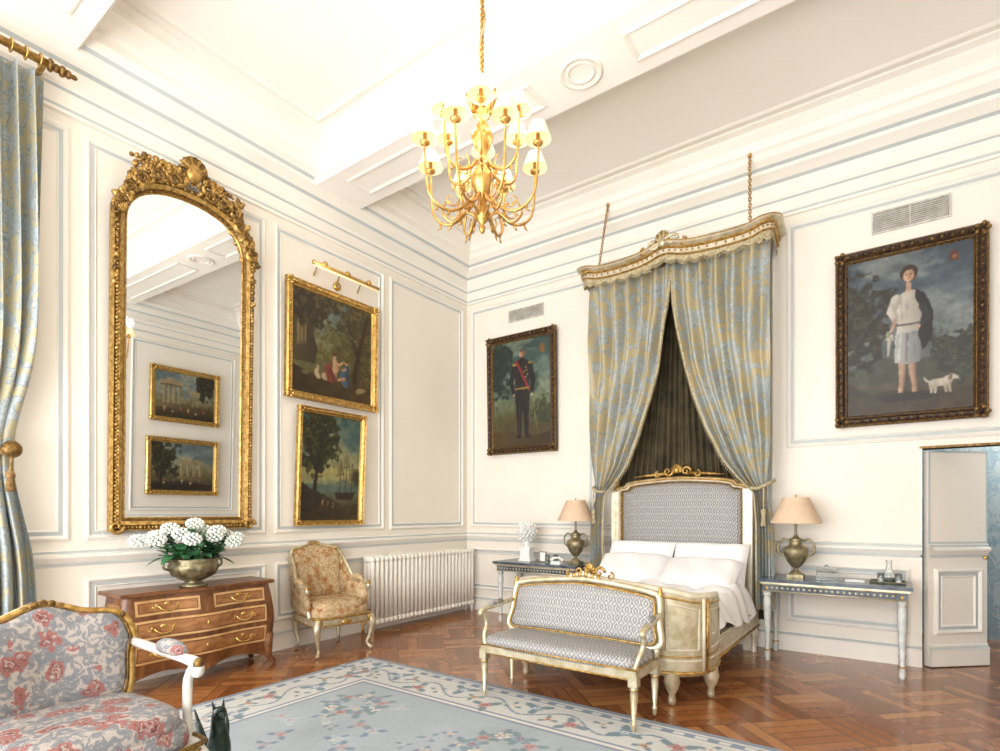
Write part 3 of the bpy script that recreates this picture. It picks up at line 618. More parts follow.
for z0_,z1_,cols in rows:
    for c0,c1 in cols:
        ya=y0+(y1-y0)*c0; yb=y0+(y1-y0)*c1
        for ins,off,m_ in ((0,.008,ven2),(.01,.010,inl),(.028,.012,ven2),(.036,.014,ven)):
            b.surf(lambda u,v:(fx(ya+ins+(yb-ya-2*ins)*u,z0_+ins+(z1_-z0_-2*ins)*v)+off,ya+ins+(yb-ya-2*ins)*u,z0_+ins+(z1_-z0_-2*ins)*v),16,6,m_)
        for t in ((.5,) if c1-c0<.6 else (.2,.8)):
            yc=ya+(yb-ya)*t; zc=(z0_+z1_)/2; xc=fx(yc,zc)+.014
            b.tube(cr([(xc,yc-.07,zc+.01),(xc+.025,yc-.05,zc-.02),(xc+.032,yc,zc-.035),(xc+.025,yc+.05,zc-.02),(xc,yc+.07,zc+.01)],4),.007,brass,6)
            for s_ in (-1,1):
                for k in range(4): b.blob((xc+.003,yc+s_*(.07+.012*k),zc+.012*sin(k*2)),(.008,.014,.016),goldM,6,4)
            b.blob((xc,yc,zc+.02),(.008,.03,.018),brass,8,4)
        if c1-c0>.6: b.blob((fx((ya+yb)/2,(z0_+z1_)/2)+.014,(ya+yb)/2,(z0_+z1_)/2),(.006,.012,.022),brass,8,5)
for yy,s_ in ((y0,-1),(y1,1)):
    b.tube([(fx(yy,.25)-.02,yy,.3),(fx(yy,.2)-.02,yy+s_*.0,.18),(fx(yy,.1)+.0,yy+s_*.02,.07),(fx(yy,.1)+.05,yy+s_*.05,.012)],[.05,.05,.03,.022],ven2,8)
    b.tube([(.1,yy,.25),(.1,yy,.12),(.09,yy+s_*.02,.01)],[.05,.04,.022],ven2,8)
    b.surf(lambda u,v:(.12+.24*u,yy+s_*(sy(.2+.5*v)+.006),.2+.5*v),8,8,ven)
b.surf(lambda u,v:(fx(y0+(y1-y0)*u,.15)-.005,y0+(y1-y0)*u,.15-(.07-.06*abs(sin(2*pi*u)))*v),30,3,ven2)
b.finish()
# ------------------------------------------------------------ hydrangea + urn
b=B('potted_hydrangea'); c=(.36,-4.09,.793)
b.lathe([(.0,0),(.10,0),(.105,.015),(.08,.03),(.06,.045),(.09,.06),(.16,.10),(.185,.15),(.185,.19),(.17,.205),(.20,.235),(.185,.24),(.15,.22),(.0,.21)],c,urnB,40,lobes=20,la=.03)
for s_ in (-1,1): b.tube(cr([(c[0],c[1]+s_*.18,c[2]+.15),(c[0],c[1]+s_*.235,c[2]+.17),(c[0],c[1]+s_*.23,c[2]+.22),(c[0],c[1]+s_*.19,c[2]+.22)],4),.01,urnB,6)
def leafq(b,p,d,l,w,mat):
    d=Vector(d).normalized(); sd=d.cross(Vector((0,0,1))); sd=sd.normalized() if sd.length>.01 else Vector((1,0,0))
    P=[]; 
    for i in range(6):
        t=i/5; q=Vector(p)+d*l*t+Vector((0,0,-.5*l*t*t)); wd=w*sin(pi*min(t*.92+.08,1))
        P+= [q-sd*wd,q+Vector((0,0,-.012*sin(pi*t))),q+sd*wd]
    P=[(max(q[0],.17),q[1],max(q[2],.80)) for q in P]
    b.add(P,[(i*3+j,i*3+j+1,i*3+j+4,i*3+j+3) for i in range(5) for j in range(2)],mat)
for i in range(150):
    a=random.random()*2*pi; el=random.uniform(-.1,1.2); r=random.uniform(.05,.2)
    leafq(b,(c[0]+r*.6*cos(a),c[1]+r*1.2*sin(a),c[2]+.22+random.uniform(0,.22)),(cos(a)*cos(el)*.7,sin(a)*cos(el),sin(el)),random.uniform(.1,.16),random.uniform(.03,.05),leaf)
for i in range(17):
    a=i*2.4; r=.055+.34*math.sqrt(i/17); hq=(max(c[0]+r*.45*cos(a),.26),c[1]+r*1.1*sin(a),c[2]+.54-.5*r*.8+random.uniform(-.02,.03))
    b.tube([(c[0],c[1],c[2]+.2),((hq[0]+c[0])/2,(hq[1]+c[1])/2,hq[2]-.08),hq],.005,leaf,5)
    for k in range(46):
        z=1-2*(k+.5)/46; ph=k*2.4; rr=math.sqrt(1-z*z); R=.064
        b.blob((hq[0]+R*rr*cos(ph),hq[1]+R*rr*sin(ph),hq[2]+R*.7*z),(.016,.016,.012),petal,5,3)
b.finish()
# ------------------------------------------------------------ armchairs
def puff(b,loop,cen,nrm,dep,mat,back=None,backmat=None):
    cen=Vector(cen); nrm=Vector(nrm)
    L_=[]
    for s_,h in ((1,0),(.985,.25),(.94,.55),(.85,.78),(.65,.93),(.4,.99),(.15,1)): L_.append([cen+(p-cen)*s_+nrm*dep*h for p in loop])
    b.loft(L_,mat,True); b.add(L_[-1],[list(range(len(loop)))],mat,True)
    b.add([p-nrm*.02 for p in loop],[list(range(len(loop)))],backmat or mat,False); b.loft([loop,[p-nrm*.02 for p in loop]],backmat or mat)
def cab(b,x,y,zt,dx,dy,mat,r=.034):
    P=cr([(x,y,zt),(x+.035*dx,y+.035*dy,zt*.78),(x+.015*dx,y+.015*dy,zt*.4),(x-.005*dx,y-.005*dy,.07),(x+.03*dx,y+.03*dy,.014)],4)
    b.tube(P,[r*1.1,r*1.15,r*.62,r*.42,r*.6],mat,8)
def armchair(name,loc,rot,fab,wood,gilt,Wd=.64,D=.58,sz=.44,top=1.05,closed=False,bw=None,crest=.01):
    bw=bw or wood
    b=B(name); w=Wd/2; d=D/2
    plan=[(-d,-w*.82),(0,-w*.93),(d*.8,-w),(d*1.03,-w*.8),(d*1.08,0),(d*1.03,w*.8),(d*.8,w),(0,w*.93),(-d,w*.82)]
    pl=cr([(x,y,0) for x,y in plan],4)
    lo=[[Vector((p.x,p.y,z)) for p in pl] for z in (sz-.13,sz-.05)]
    b.loft(lo,wood,True,cap=True)
    b.tube([Vector((p.x*1.01,p.y*1.01,sz-.05)) for p in pl],.012,gilt,6,True); b.tube([Vector((p.x*1.01,p.y*1.01,sz-.125)) for p in pl],.009,gilt,6,True)
    b.se((d*.03,0,sz-.02),(d*1.03,w*.94,.075),.5,.45,fab,32,12)
    b.se((d*.05,0,sz+.04),(d*.98,w*.84,.075),.5,.45,fab,32,12)
    for x,y,dx,dy in ((d*.9,-w*.86,1,-1),(d*.9,w*.86,1,1),(-d*.9,-w*.72,-1,-.5),(-d*.9,w*.72,-1,.5)): cab(b,x,y,sz-.06,dx,dy,wood)
    for y in (-w*.86,w*.86): b.blob((d*1.02,y,sz-.09),(.02,.03,.035),gilt,8,5)
    b.blob((d*1.1,0,sz-.1),(.015,.06,.03),gilt,10,5)
    tl=.2; X=lambda z:-d*.92-(z-sz)*tl
    wb=w*.9; oz=sz+.06
    out=[(-wb*.84,oz),(-wb*.95,sz+.25),(-wb*1.0,top-.16),(-wb*.86,top-.055),(-wb*.45,top-.03),(0,top+crest),(wb*.45,top-.03),(wb*.86,top-.055),(wb*1.0,top-.16),(wb*.95,sz+.25),(wb*.84,oz),(wb*.3,oz-.02),(-wb*.3,oz-.02)]
    ol=cr([(0,y,z) for y,z in out],5,True); curve=lambda y:.05*(y/wb)**2
    lp=[Vector((X(p.z)+curve(p.y),p.y,p.z)) for p in ol]
    inner=[Vector((X(p.z)+curve(p.y),p.y*.93,oz+.02+(p.z-oz)*.95)) for p in ol]
    puff(b,inner,(X((oz+top)/2),0,(oz+top)/2),(1,0,tl),.06,fab,backmat=fab)
    b.tube(lp,.02,bw,8,True); b.tube([p+Vector((.02,0,0)) for p in inner],.006,gilt,6,True)
    for k in range(-3,4): b.blob((X(top)+.01,k*.03,top+crest+.008-.004*abs(k)*abs(k)),(.014,.02,.018-.002*abs(k)),gilt,8,5)
    for s_ in (-1,1):
        for k in range(3): b.blob((X(top-.08)+.05,s_*wb*(.88+.03*k),top-.06-.035*k),(.012,.014,.016),gilt,6,4)
        b.tube([(X(oz)+.04,s_*wb*.84,oz+.02),(-d*.9,s_*w*.74,sz-.1)],.022,wood,8)
        za=sz+.25
        arm=cr([(X(za)+.05,s_*wb*.97,za+.05),(-d*.3,s_*w*1.02,za+.015),(d*.2,s_*w*1.07,za),(d*.5,s_*w*1.08,za-.01),(d*.58,s_*w*1.08,za-.045),(d*.48,s_*w*1.07,za-.06)],5)
        b.tube(arm,[.02,.022,.022,.026,.022,.012],wood,8)
        b.tube(cr([(d*.46,s_*w*1.07,za-.02),(d*.34,s_*w*1.05,za-.09),(d*.44,s_*w*1.0,sz+.03),(d*.56,s_*w*.98,sz-.07)],4),[.018,.02,.018,.024],wood,8)
        b.blob((d*.56,s_*w*1.08,za-.01),(.026,.024,.026),gilt,8,5)
        b.tube(cr([(-d*.45,s_*w*1.02,za+.035),(-d*.15,s_*w*1.04,za+.04),(d*.2,s_*w*1.07,za+.028)],5),[.018,.035,.036,.034,.018],fab,10)
        if closed:
            sp=cr([(-d*.95,s_*w*.84,sz),(-d*.2,s_*w*.93,sz),(d*.5,s_*w*.98,sz),(d*.42,s_*w*1.04,za-.08),(d*.2,s_*w*1.06,za),(-d*.3,s_*w*1.0,za),(-d*.98,s_*w*.87,za+.12),(-d*1.1,s_*w*.85,za-.05)],3,True)
            cc=Vector((0,0,0)); 
            for p in sp: cc+=p
            puff(b,sp,cc/len(sp),(0,-s_,0),.05,fab,backmat=fab)
            wg=cr([(X(top-.3)+.03,s_*wb*.98,za),(X(top-.1)+.05,s_*wb*1.0,top-.12),(X(top-.2)+.14,s_*wb*1.04,top-.22),(d*-.35,s_*w*1.03,za+.02)],5)
            b.tube(wg,.018,wood,8)
            lw=cr([(X(za)+.03,s_*wb*.96,za),(X(top-.1)+.03,s_*wb*.98,top-.13),(X(top-.2)+.13,s_*wb*1.02,top-.24),(d*-.4,s_*w*1.01,za)],3,True)
            cc=Vector((0,0,0))
            for p in lw: cc+=p
            puff(b,lw,cc/len(lw),(0,-s_,0),.03,fab)
    return b.finish(loc=loc,rot=rot)
armchair('bergere_armchair',(.42,-2.74,0),math.radians(-8),floralB,silg,goldM,.64,.56,.43,1.08,True)
armchair('floral_armchair',(2.64,-5.60,.014),math.radians(3),floralA,greywood,gold2,.70,.56,.52,1.0,False,goldM,.015)
# ------------------------------------------------------------ bench
def leg16(b,x,y,zt,mat,g,r=.026):
    b.box(x-r*1.15,x+r*1.15,y-r*1.15,y+r*1.15,zt-.07,zt,mat)
    b.lathe([(r*.6,zt-.07),(r*1.15,zt-.085),(r*.8,zt-.1),(r,zt-.12),(r*.5,.06),(r*.8,.05),(r*.5,.035),(r*.62,.02),(r*.3,.0)],(x,y,0),mat,16,lobes=8,la=.06)
    b.lathe([(r*1.0,zt-.08),(r*1.25,zt-.088),(r*1.0,zt-.096)],(x,y,0),g,16)
b=B('upholstered_bench'); bw=.62; yf=-.2; yb=.2
b.box(-bw,bw,yf,yb,.33,.40,silg); b.tube([(-bw,yf-.004,.4),(bw,yf-.004,.4),(bw,yb,.4),(-bw,yb,.4)],.007,goldM,6,True); b.tube([(-bw,yf-.004,.335),(bw,yf-.004,.335)],.006,goldM,6)
b.se((0,0,.42),(bw*.99,.205,.06),.4,.25,brocM,40,10)
for x in (-bw+.02,bw-.02):
    for y in (yf+.02,yb-.01): leg16(b,x,y,.36,silg,goldM)
yy=lambda z:yb-.01+(z-.44)*.22
out=[(-bw,.47),(-bw,.62),(-bw*.98,.79),(-bw*.9,.83),(-bw*.6,.86),(-bw*.2,.885),(0,.89),(bw*.2,.885),(bw*.6,.86),(bw*.9,.83),(bw*.98,.79),(bw,.62),(bw,.47),(bw*.5,.465),(-bw*.5,.465)]
ol=cr([(x,0,z) for x,z in out],5,True); lp=[Vector((p.x,yy(p.z),p.z)) for p in ol]
inn=[Vector((p.x*.95,yy(p.z)-.01,.49+(p.z-.465)*.86)) for p in ol]
puff(b,inn,(0,yy(.67),.67),(0,-1,.2),.05,brocM,backmat=silg); b.tube(lp,.024,silg,8,True); b.tube([p+Vector((0,-.02,0)) for p in inn],.007,goldM,6,True)
for k in range(-5,6): b.blob((k*.026,yy(.9)-.01,.90+.03*(1-abs(k)/6)),(.018,.014,.016+.012*(1-abs(k)/6)),goldM if k%2 else silg,8,5)
for s_ in (-1,1):
    b.tube([(s_*bw,yy(.5),.5),(s_*(bw-.02),yb-.01,.38)],.024,silg,8)
    b.tube(cr([(s_*bw,yy(.68),.69),(s_*(bw+.02),.02,.665),(s_*(bw+.03),-.12,.655),(s_*(bw+.03),-.165,.625),(s_*(bw+.03),-.13,.60)],5),[.02,.02,.022,.024,.012],silg,8)
    b.tube(cr([(s_*(bw+.03),-.14,.63),(s_*(bw+.015),-.11,.54),(s_*bw,-.16,.46),(s_*(bw-.02),-.17,.38)],4),[.016,.018,.016,.022],silg,8)
    b.tube([(s_*(bw+.01),.08,.695),(s_*(bw+.025),-.06,.685)],[.02,.028,.02],brocM,8); b.lathe([(.0,.05),(.018,.035),(.012,.015),(.026,0),(.02,-.02)],(s_*bw*.98,yy(.82),.83),goldM,10)
b.finish(loc=(3.22,-2.82,.012),rot=0)
# ------------------------------------------------------------ bed
BX=3.2; 
b=B('double_bed')
hw=.73; out=[(-hw,.42),(-hw,1.0),(-hw,1.64),(-hw*.98,1.72),(-hw*.86,1.74),(-hw*.8,1.78),(-hw*.5,1.81),(0,1.83),(hw*.5,1.81),(hw*.8,1.78),(hw*.86,1.74),(hw*.98,1.72),(hw,1.64),(hw,1.0),(hw,.42)]
def hbp(o,sc,y): return [Vector((BX+p.x*sc,y,1.1+(p.z-1.1)*(sc if p.z<1.1 else sc*.985))) for p in o]
ol=cr([(x,0,z) for x,z in out],5)
puff(b,hbp(ol,.9,-.2),(BX,-.2,1.15),(0,-1,0),.05,brocM,backmat=creamgold)
prof=[(1.0,-.14),(1.0,-.23),(.985,-.25),(.965,-.235),(.945,-.25),(.925,-.24),(.9,-.205)]
b.loft([hbp(ol,s_,y_) for s_,y_ in prof],[creamgold,goldM,silg,goldM,creamgold,goldM]); b.add(hbp(ol,1,-.14),[list(range(len(ol)))],creamgold,False)
mh=lambda p,h:Vector((BX+p[0],-.2-h,p[1]))
for s_ in (-1,1):
    b.box(BX+s_*hw-.045,BX+s_*hw+.045,-.27,-.14,.0,1.66,creamgold)
    b.box(BX+s_*hw-.015,BX+s_*hw+.015,-.28,-.26,.5,1.55,silg)
    b.lathe([(.0,.13),(.015,.11),(.03,.08),(.02,.05),(.05,.02),(.05,0)],(BX+s_*hw,-.2,1.68),goldM,14)
    scroll2(b,mh,s_*.10,1.87,.045,1.2,s_,0,goldM,.015,.05); scroll2(b,mh,s_*.22,1.84,.032,1.2,-s_,pi/2,goldM,.012,.05)
    b.tube([mh((s_*.1,1.85),.05),mh((s_*.35,1.835),.05),mh((s_*.5,1.82),.05)],[.02,.014,.006],goldM,6)
for k in range(7): a=pi*k/6; b.tube([mh((0,1.86),.05),mh((.06*cos(a),1.88+.07*sin(a)),.06)],[.015,.02],goldM,6)
b.blob(mh((0,1.88),.07),(.03,.03,.035),brass,10,6)
for s_ in (-1,1):
    x=BX+s_*.79; b.box(x-.03,x+.03,-1.95,-.2,.25,.43,creamgold); b.tube([(x+s_*.035,-1.9,.425),(x+s_*.035,-.2,.425)],.014,silg,6); b.tube([(x+s_*.035,-1.9,.26),(x+s_*.035,-.2,.26)],.012,goldM,6)
    b.box(x+s_*.03-.004,x+s_*.03+.004,-1.85,-.3,.30,.385,silg)
    b.lathe([(.03,.25),(.045,.2),(.02,.12),(.03,.0)],(x,-.28,0),creamgold,12)
fc=cr([(BX-.80,-1.78,0),(BX-.83,-2.0,0),(BX-.78,-2.22,0),(BX-.6,-2.34,0),(BX-.25,-2.37,0),(BX,-2.38,0),(BX+.25,-2.37,0),(BX+.6,-2.34,0),(BX+.78,-2.22,0),(BX+.83,-2.0,0),(BX+.80,-1.78,0)],6)
m_=len(fc)
def ztop(i):
    t=abs(i/(m_-1)*2-1); return .79+.10*(1-min(t/.55,1))**.8 if t<.55 else .79-.04*(t-.55)/.45
def off(i,o):
    a=fc[max(i-1,0)]; c_=fc[min(i+1,m_-1)]; t=(c_-a).normalized(); return fc[i]+Vector((t.y,-t.x,0))*o
lo=[]
for o,zf in ((.0,0),(.03,0),(.03,1),(-.03,1),(-.03,0)): lo.append([Vector((*off(i,o).xy,.22 if zf==0 else ztop(i))) for i in range(m_)])
b.loft(lo,[creamgold,silg,creamgold,silg],True,closed=False)
b.tube([Vector((*off(i,0).xy,ztop(i)+.01)) for i in range(m_)],.03,creamgold,8); b.tube([Vector((*off(i,.03).xy,ztop(i)-.03)) for i in range(m_)],.009,goldM,6)
for z in (.24,.36,.33): b.tube([Vector((*off(i,.03).xy,z)) for i in range(m_)],.016 if z<.3 else .007,goldM if z!=.33 else creamgold,8)
for i0,i1 in ((2,9),(12,18),(19,41),(42,48),(51,58)):
    P=[Vector((*off(i,.034).xy,.41)) for i in range(i0,i1+1)]+[Vector((*off(i,.034).xy,ztop(i)-.08)) for i in range(i1,i0-1,-1)]
    b.tube(P,.007,creamgold,6,True)
    if (i0,i1)==(19,41): 
        b.loft([[Vector((*off(i,.04).xy,.43)) for i in range(20,41)],[Vector((*off(i,.05).xy,.6)) for i in range(20,41)],[Vector((*off(i,.04).xy,ztop(i)-.1)) for i in range(20,41)]],brocM,True,closed=False)
for i in (10,11,49,50): b.tube([Vector((*off(i,.04).xy,.25)),Vector((*off(i,.04).xy,.78))],.014,goldM if i in(10,50) else creamgold,8)
for s_ in (-1,1):
    for (x,y) in ((BX+s_*.64,-2.33),(BX+s_*.83,-2.0)):
        b.lathe([(.0,.0),(.025,.01),(.03,.04),(.022,.08),(.045,.12),(.06,.17),(.05,.22),(.05,.25)],(x,y,0),silg,16); b.blob((x,y-.035,.15),(.025,.016,.035),goldM,8,5)
mf=lambda p,h:Vector((BX+p[0],-2.38-h,p[1]))
for s_ in (-1,1): scroll2(b,mf,s_*.085,.945,.038,1.2,s_,0,goldM,.013,0); scroll2(b,mf,s_*.18,.92,.026,1.1,-s_,pi/2,goldM,.01,0)
for k in range(7): a=pi*k/6; b.tube([mf((0,.93),0),mf((.05*cos(a),.945+.07*sin(a)),.01)],[.011,.015],goldM,6)
b.box(BX-.77,BX+.77,-2.28,-.22,.28,.42,whitec)
bed=b.finish()
b=B('mattress'); b.se((BX,-1.24,.50),(.76,1.02,.10),.3,.15,whitec,48,12); b.finish(parent=bed)
b=B('duvet')
def dv(u,v):
    x=BX-.85+1.70*u; y=-2.16+1.66*v
    ex=min(u,1-u)/.08; ey=min(v+.02,1.05-v)/.06
    fz=1-(1-max(min(ex,1),0))**2.2; fy=1-(1-max(min(ey,1),0))**2
    wr=.022*sin(x*9+y*4+2*sin(y*5))+.016*sin(x*17-y*13)+.012*sin(y*27+x*6)
    hang=.06*sin(y*3.1+1)+.02*sin(y*11)
    z=.45+hang*(1-fz)+.25*fz*(.5+.5*fy)+wr*fz
    return (x+.012*sin(y*21)*(1-fz),y,z)
b.surf(dv,90,80,whitec); b.finish(parent=bed)
def pillow(loc,w,h,t,rotx,rz=0,tilt=0):
    b=B('pillow'); n_=22
    def f(sg):
        def g(u,v):
            a=2*u-1;c=2*v-1; k=max(0,(1-a**4)*(1-c**4))**.55; px=a*w/2*(1+.03*(c*c)); py=c*h/2*(1+.03*a*a)
            return (px,py,sg*t/2*k*(1+.08*sin(a*7+c*3)))
        return g
    b.surf(f(1),n_,n_,whitec); b.surf(f(-1),n_,n_,whitec)
    o=b.finish(loc=loc); o.rotation_euler=(rotx,tilt,rz); return o
pillow((BX-.38,-.42,.87),.74,.5,.22,math.radians(58)); pillow((BX+.38,-.42,.87),.74,.5,.22,math.radians(58))
pillow((BX-.36,-.70,.80),.72,.46,.24,math.radians(34),.06); pillow((BX+.36,-.70,.79),.74,.46,.24,math.radians(30),-.05)
# ------------------------------------------------------------ canopy and drapes
b=B('bed_canopy'); CX=3.17
plan=[(-1.0,-.03),(-1.02,-.25),(-1.03,-.44),(-.95,-.5),(-.83,-.47),(-.6,-.50),(-.35,-.55),(-.18,-.58),(0,-.60),(.18,-.58),(.35,-.55),(.6,-.50),(.83,-.47),(.95,-.5),(1.03,-.44),(1.02,-.25),(1.0,-.03)]
cp=cr([(x,y,0) for x,y in plan],6); mc=len(cp)
def zoff(x): return .08*abs(x/1.03)**3+(.05*math.exp(-(x/.16)**2))
def co(i,o):
    a=cp[max(i-1,0)]; c_=cp[min(i+1,mc-1)]; t=(c_-a).normalized(); return cp[i]+Vector((t.y,-t.x,0))*o
def ring(o,z): return [Vector((CX+co(i,o).x,min(co(i,o).y,-.02),z+zoff(cp[i].x))) for i in range(mc)]
pr=[(-.02,4.09),(.01,4.09),(.02,4.10),(.01,4.11),(.01,4.15),(.03,4.165),(.03,4.175),(.06,4.195),(.075,4.205),(.075,4.22),(-.02,4.22),(-.02,4.09)]
b.loft([ring(o,z) for o,z in pr],[goldM,goldM,silg,creamgold,goldM,goldM,silg,creamgold,goldM,creamgold,silg],False,closed=False)
tr=ring(-.02,4.19); b.add(tr,[list(range(len(tr)))],silg,False)
for i in range(2,mc-2,2): p=ring(.02,4.13)[i]; b.blob(p,.012,goldM,6,4)
for i in range(1,mc-1): p=ring(.065,4.212)[i]; b.blob(p,.011,silg if i%2 else goldM,6,4)
mq=lambda p,h:Vector((CX+p[0],-.62-h,p[1]))
for s_ in (-1,1):
    scroll2(b,mq,s_*.1,4.26,.055,1.2,s_,0,silg,.018,.02); scroll2(b,mq,s_*.21,4.22,.04,1.2,-s_,pi/2,goldM,.013,.0)
    scroll2(b,lambda p,h:Vector((CX+s_*.97+p[0],-.53-h,p[1])),0,4.25,.04,1.2,s_,0,goldM,.014,.0)
for k in range(9): a=pi*k/8; b.tube([mq((0,4.25),.02),mq((.07*cos(a),4.27+.10*sin(a)),.03),mq((.09*cos(a),4.27+.12*sin(a)),.01)],[.014,.02,.006],silg if k%2 else goldM,6)
b.se(mq((0,4.26),.03),(.045,.03,.055),1,1,silg,12,8)
fr=pm('cream_silk_fringe','A0916E','C6B996',40,.8)
def val(u,v):
    i=u*(mc-1); k=int(min(i,mc-2)); p=cp[k].lerp(cp[k+1],i-k)
    return (CX+p.x*.995,min(p.y*.985,-.02),4.11+zoff(p.x)-v*(.05+.03*abs(sin(u*pi*22))))
b.surf(val,264,4,fr)
for i in range(0,265):
    p=Vector(val(i/264,1)); b.tube([p,p-Vector((0,0,.04))],[.005,.003],fr,4)
b.finish()
edgeL=[(4.1,3.19),(3.7,3.16),(3.4,3.11),(3.0,3.04),(2.67,2.95),(2.3,2.82),(1.95,2.66),(1.75,2.5),(1.62,2.37),(1.3,2.35),(.9,2.35),(.45,2.35)]
ez=[e[0] for e in edgeL][::-1]; ex_=[e[1] for e in edgeL][::-1]
def edx(z): return float(np.interp(z,ez,ex_))
for s_ in (-1,1):
    b=B('bed_drape')
    xf=lambda x:x if s_<0 else 2*3.19-x
    def dr(u,v):
        z=.45+v*(4.10-.45); xi=edx(z); xo=2.21-.03*(z<1.5)+.05*math.exp(-((z-1.65)/.3)**2)
        x=xo+(xi-xo)*u; t=max(0,min((z-1.6)/2.4,1)); A=.032+.026*t
        y=-.36-.05*t+A*sin(2*pi*(6.0*u**(1.15)+.25*sin(z*1.5)))+.017*sin(u*31+z*3+2*sin(z*2))+.006*sin(u*70)
        return (xf(x),y,z)
    b.surf(dr,150,80,damM)
    P=[Vector(dr(1,k/60))+Vector((0,-.01,0)) for k in range(61)]; b.tube(P,.013,fr,6)
    for k in range(0,180):
        p=Vector(dr(1,k/180)); 
        if p.z>1.7: b.tube([p,p+Vector((s_*-.015,-.01,-.04))],[.005,.003],fr,4)
    b.tube(cr([(xf(2.21),-.2,1.74),(xf(2.24),-.38,1.7),(xf(2.31),-.42,1.66),(xf(2.38),-.40,1.66),(xf(2.39),-.3,1.68)],5),.018,fr,8)
    tp_=(xf(2.27),-.43,1.66); b.tube([tp_,(tp_[0],tp_[1],1.45)],.008,fr,6); b.lathe([(0,0),(.022,-.02),(.026,-.05),(.016,-.06),(.03,-.18),(0,-.18)],(tp_[0],tp_[1],1.46),fr,12)
    b.finish()
b=B('inner_bed_curtain')
b.surf(lambda u,v:(3.19+(u-.5)*(1.8-1.1*v**1.5),-.09-.03*v+.028*sin(u*2*pi*19)+.006*sin(u*150),.3+v*3.82),190,40,olive); b.finish()
for x,xt in ((2.33,2.38),(3.98,3.95)):
    b=B('suspension_chain'); p0=Vector((x,-.40,4.32)); p1=Vector((xt,-.27,5.08)); nn=22
    for k in range(nn):
        c_=p0.lerp(p1,(k+.5)/nn); l=(p1-p0).length/nn*.72
        ax=Vector((1,0,0)) if k%2 else Vector((0,1,0))
        b.tube([c_+ax*.014*cos(a)+Vector((0,0,1))*l*sin(a) for a in [2*pi*j/8 for j in range(8)]],.005,goldM,5,True)
    b.blob(p1,.02,goldM,8,5); b.finish()
# ------------------------------------------------------------ console tables
paleb=pm('pale_blue_painted_wood','C3CAC8','DCDFDA',14,.5,0,.15)
def console(x0,x1):
    b=B('console_table'); y0_,y1_=-.60,-.06
    b.box(x0,x1,y0_-.02,y1_,.755,.785,marbG); b.box(x0+.02,x1-.02,y0_,y1_,.735,.755,silg)
    b.box(x0+.04,x1-.04,y0_+.02,y1_-.01,.665,.735,marbG); 
    b.tube([(x0+.035,y0_+.015,.73),(x1-.035,y0_+.015,.73)],.007,silg,6); b.tube([(x0+.035,y0_+.015,.668),(x1-.035,y0_+.015,.668)],.007,silg,6)
    n_=int((x1-x0-.2)/.045)
    for i in range(n_): b.blob((x0+.12+i*.045,y0_+.016,.70),(.013,.005,.012),silg,6,4)
    for x in (x0+.075,x1-.075):
        for y in (y0_+.055,y1_-.045):
            b.box(x-.032,x+.032,y-.032,y+.032,.65,.735,paleb)
            b.lathe([(.02,.65),(.038,.64),(.038,.625),(.024,.61),(.032,.59),(.034,.56),(.018,.12),(.022,.11),(.03,.095),(.02,.08),(.026,.05),(.02,.0)],(x,y,0),paleb,20,lobes=10,la=.07)
            for z in (.632,.1): b.lathe([(.03,z+.008),(.041 if z>.5 else .032,z),(.03,z-.008)],(x,y,0),goldM,16)
            b.blob((x,y-.033,.693),(.018,.006,.018),goldM,8,5)
    b.finish()
console(4.09,5.29); console(.93,2.13)
def lamp(x,y):
    b=B('table_lamp'); z=.786
    b.box(x-.07,x+.07,y-.07,y+.07,z,z+.03,urnM)
    b.lathe([(.06,.03),(.05,.05),(.025,.07),(.02,.09),(.035,.10),(.075,.15),(.105,.22),(.11,.27),(.095,.29),(.06,.31),(.05,.35),(.065,.37),(.03,.385),(.012,.42),(.012,.56)],(x,y,z),urnM,32,lobes=16,la=.025)
    for s_ in (-1,1): b.tube(cr([(x+s_*.09,y,z+.21),(x+s_*.15,y,z+.24),(x+s_*.155,y,z+.32),(x+s_*.11,y,z+.37),(x+s_*.06,y,z+.35)],5),.011,urnM,6)
    b.tube([(x,y,z+.4),(x,y,z+.78)],.005,brass,6)
    b.lathe([(.22,.53),(.115,.77)],(x,y,z),shadeM,60,lobes=30,la=.015); b.lathe([(.222,.525),(.224,.54),(.218,.545)],(x,y,z),shadeM,60); b.lathe([(.118,.765),(.12,.775),(.0,.775)],(x,y,z),shadeM,30)
    b.blob((x,y,z+.79),.012,brass,8,5); b.finish()
lamp(4.38,-.33); lamp(1.98,-.33)
b=B('coral_specimen'); x,y,z=1.27,-.33,.786
b.box(x-.09,x+.09,y-.07,y+.07,z,z+.02,plast); b.box(x-.07,x+.07,y-.055,y+.055,z+.02,z+.16,plast); b.box(x-.085,x+.085,y-.065,y+.065,z+.16,z+.18,plast)
b.lathe([(.03,.18),(.02,.2),(.04,.24),(.02,.26)],(x,y,z),plast,12)
for k in range(90):
    zz=1-2*(k+.5)/90; ph=k*2.4; rr=math.sqrt(1-zz*zz); d=Vector((rr*cos(ph),.7*rr*sin(ph),zz)); p=Vector((x,y,z+.38))
    b.tube([p+d*.03,p+d*random.uniform(.09,.15)],[.012,.016],plast,5); b.blob(p+d*random.uniform(.1,.15),random.uniform(.012,.022),plast,6,4)
b.finish()
def tumbler(name,x,y,r,h):
    b=B(name); b.lathe([(0,0),(r*.9,0),(r,h*.1),(r,h),(r*.9,h),(r*.88,h*.12),(0,h*.1)],(x,y,.786),clear,20); b.finish()
b=B('lacquer_tray'); b.box(4.98,5.24,-.42,-.2,.786,.792,black); b.tube([(4.98,-.42,.797),(5.24,-.42,.797),(5.24,-.2,.797),(4.98,-.2,.797)],.006,urnM,6,True); b.finish()
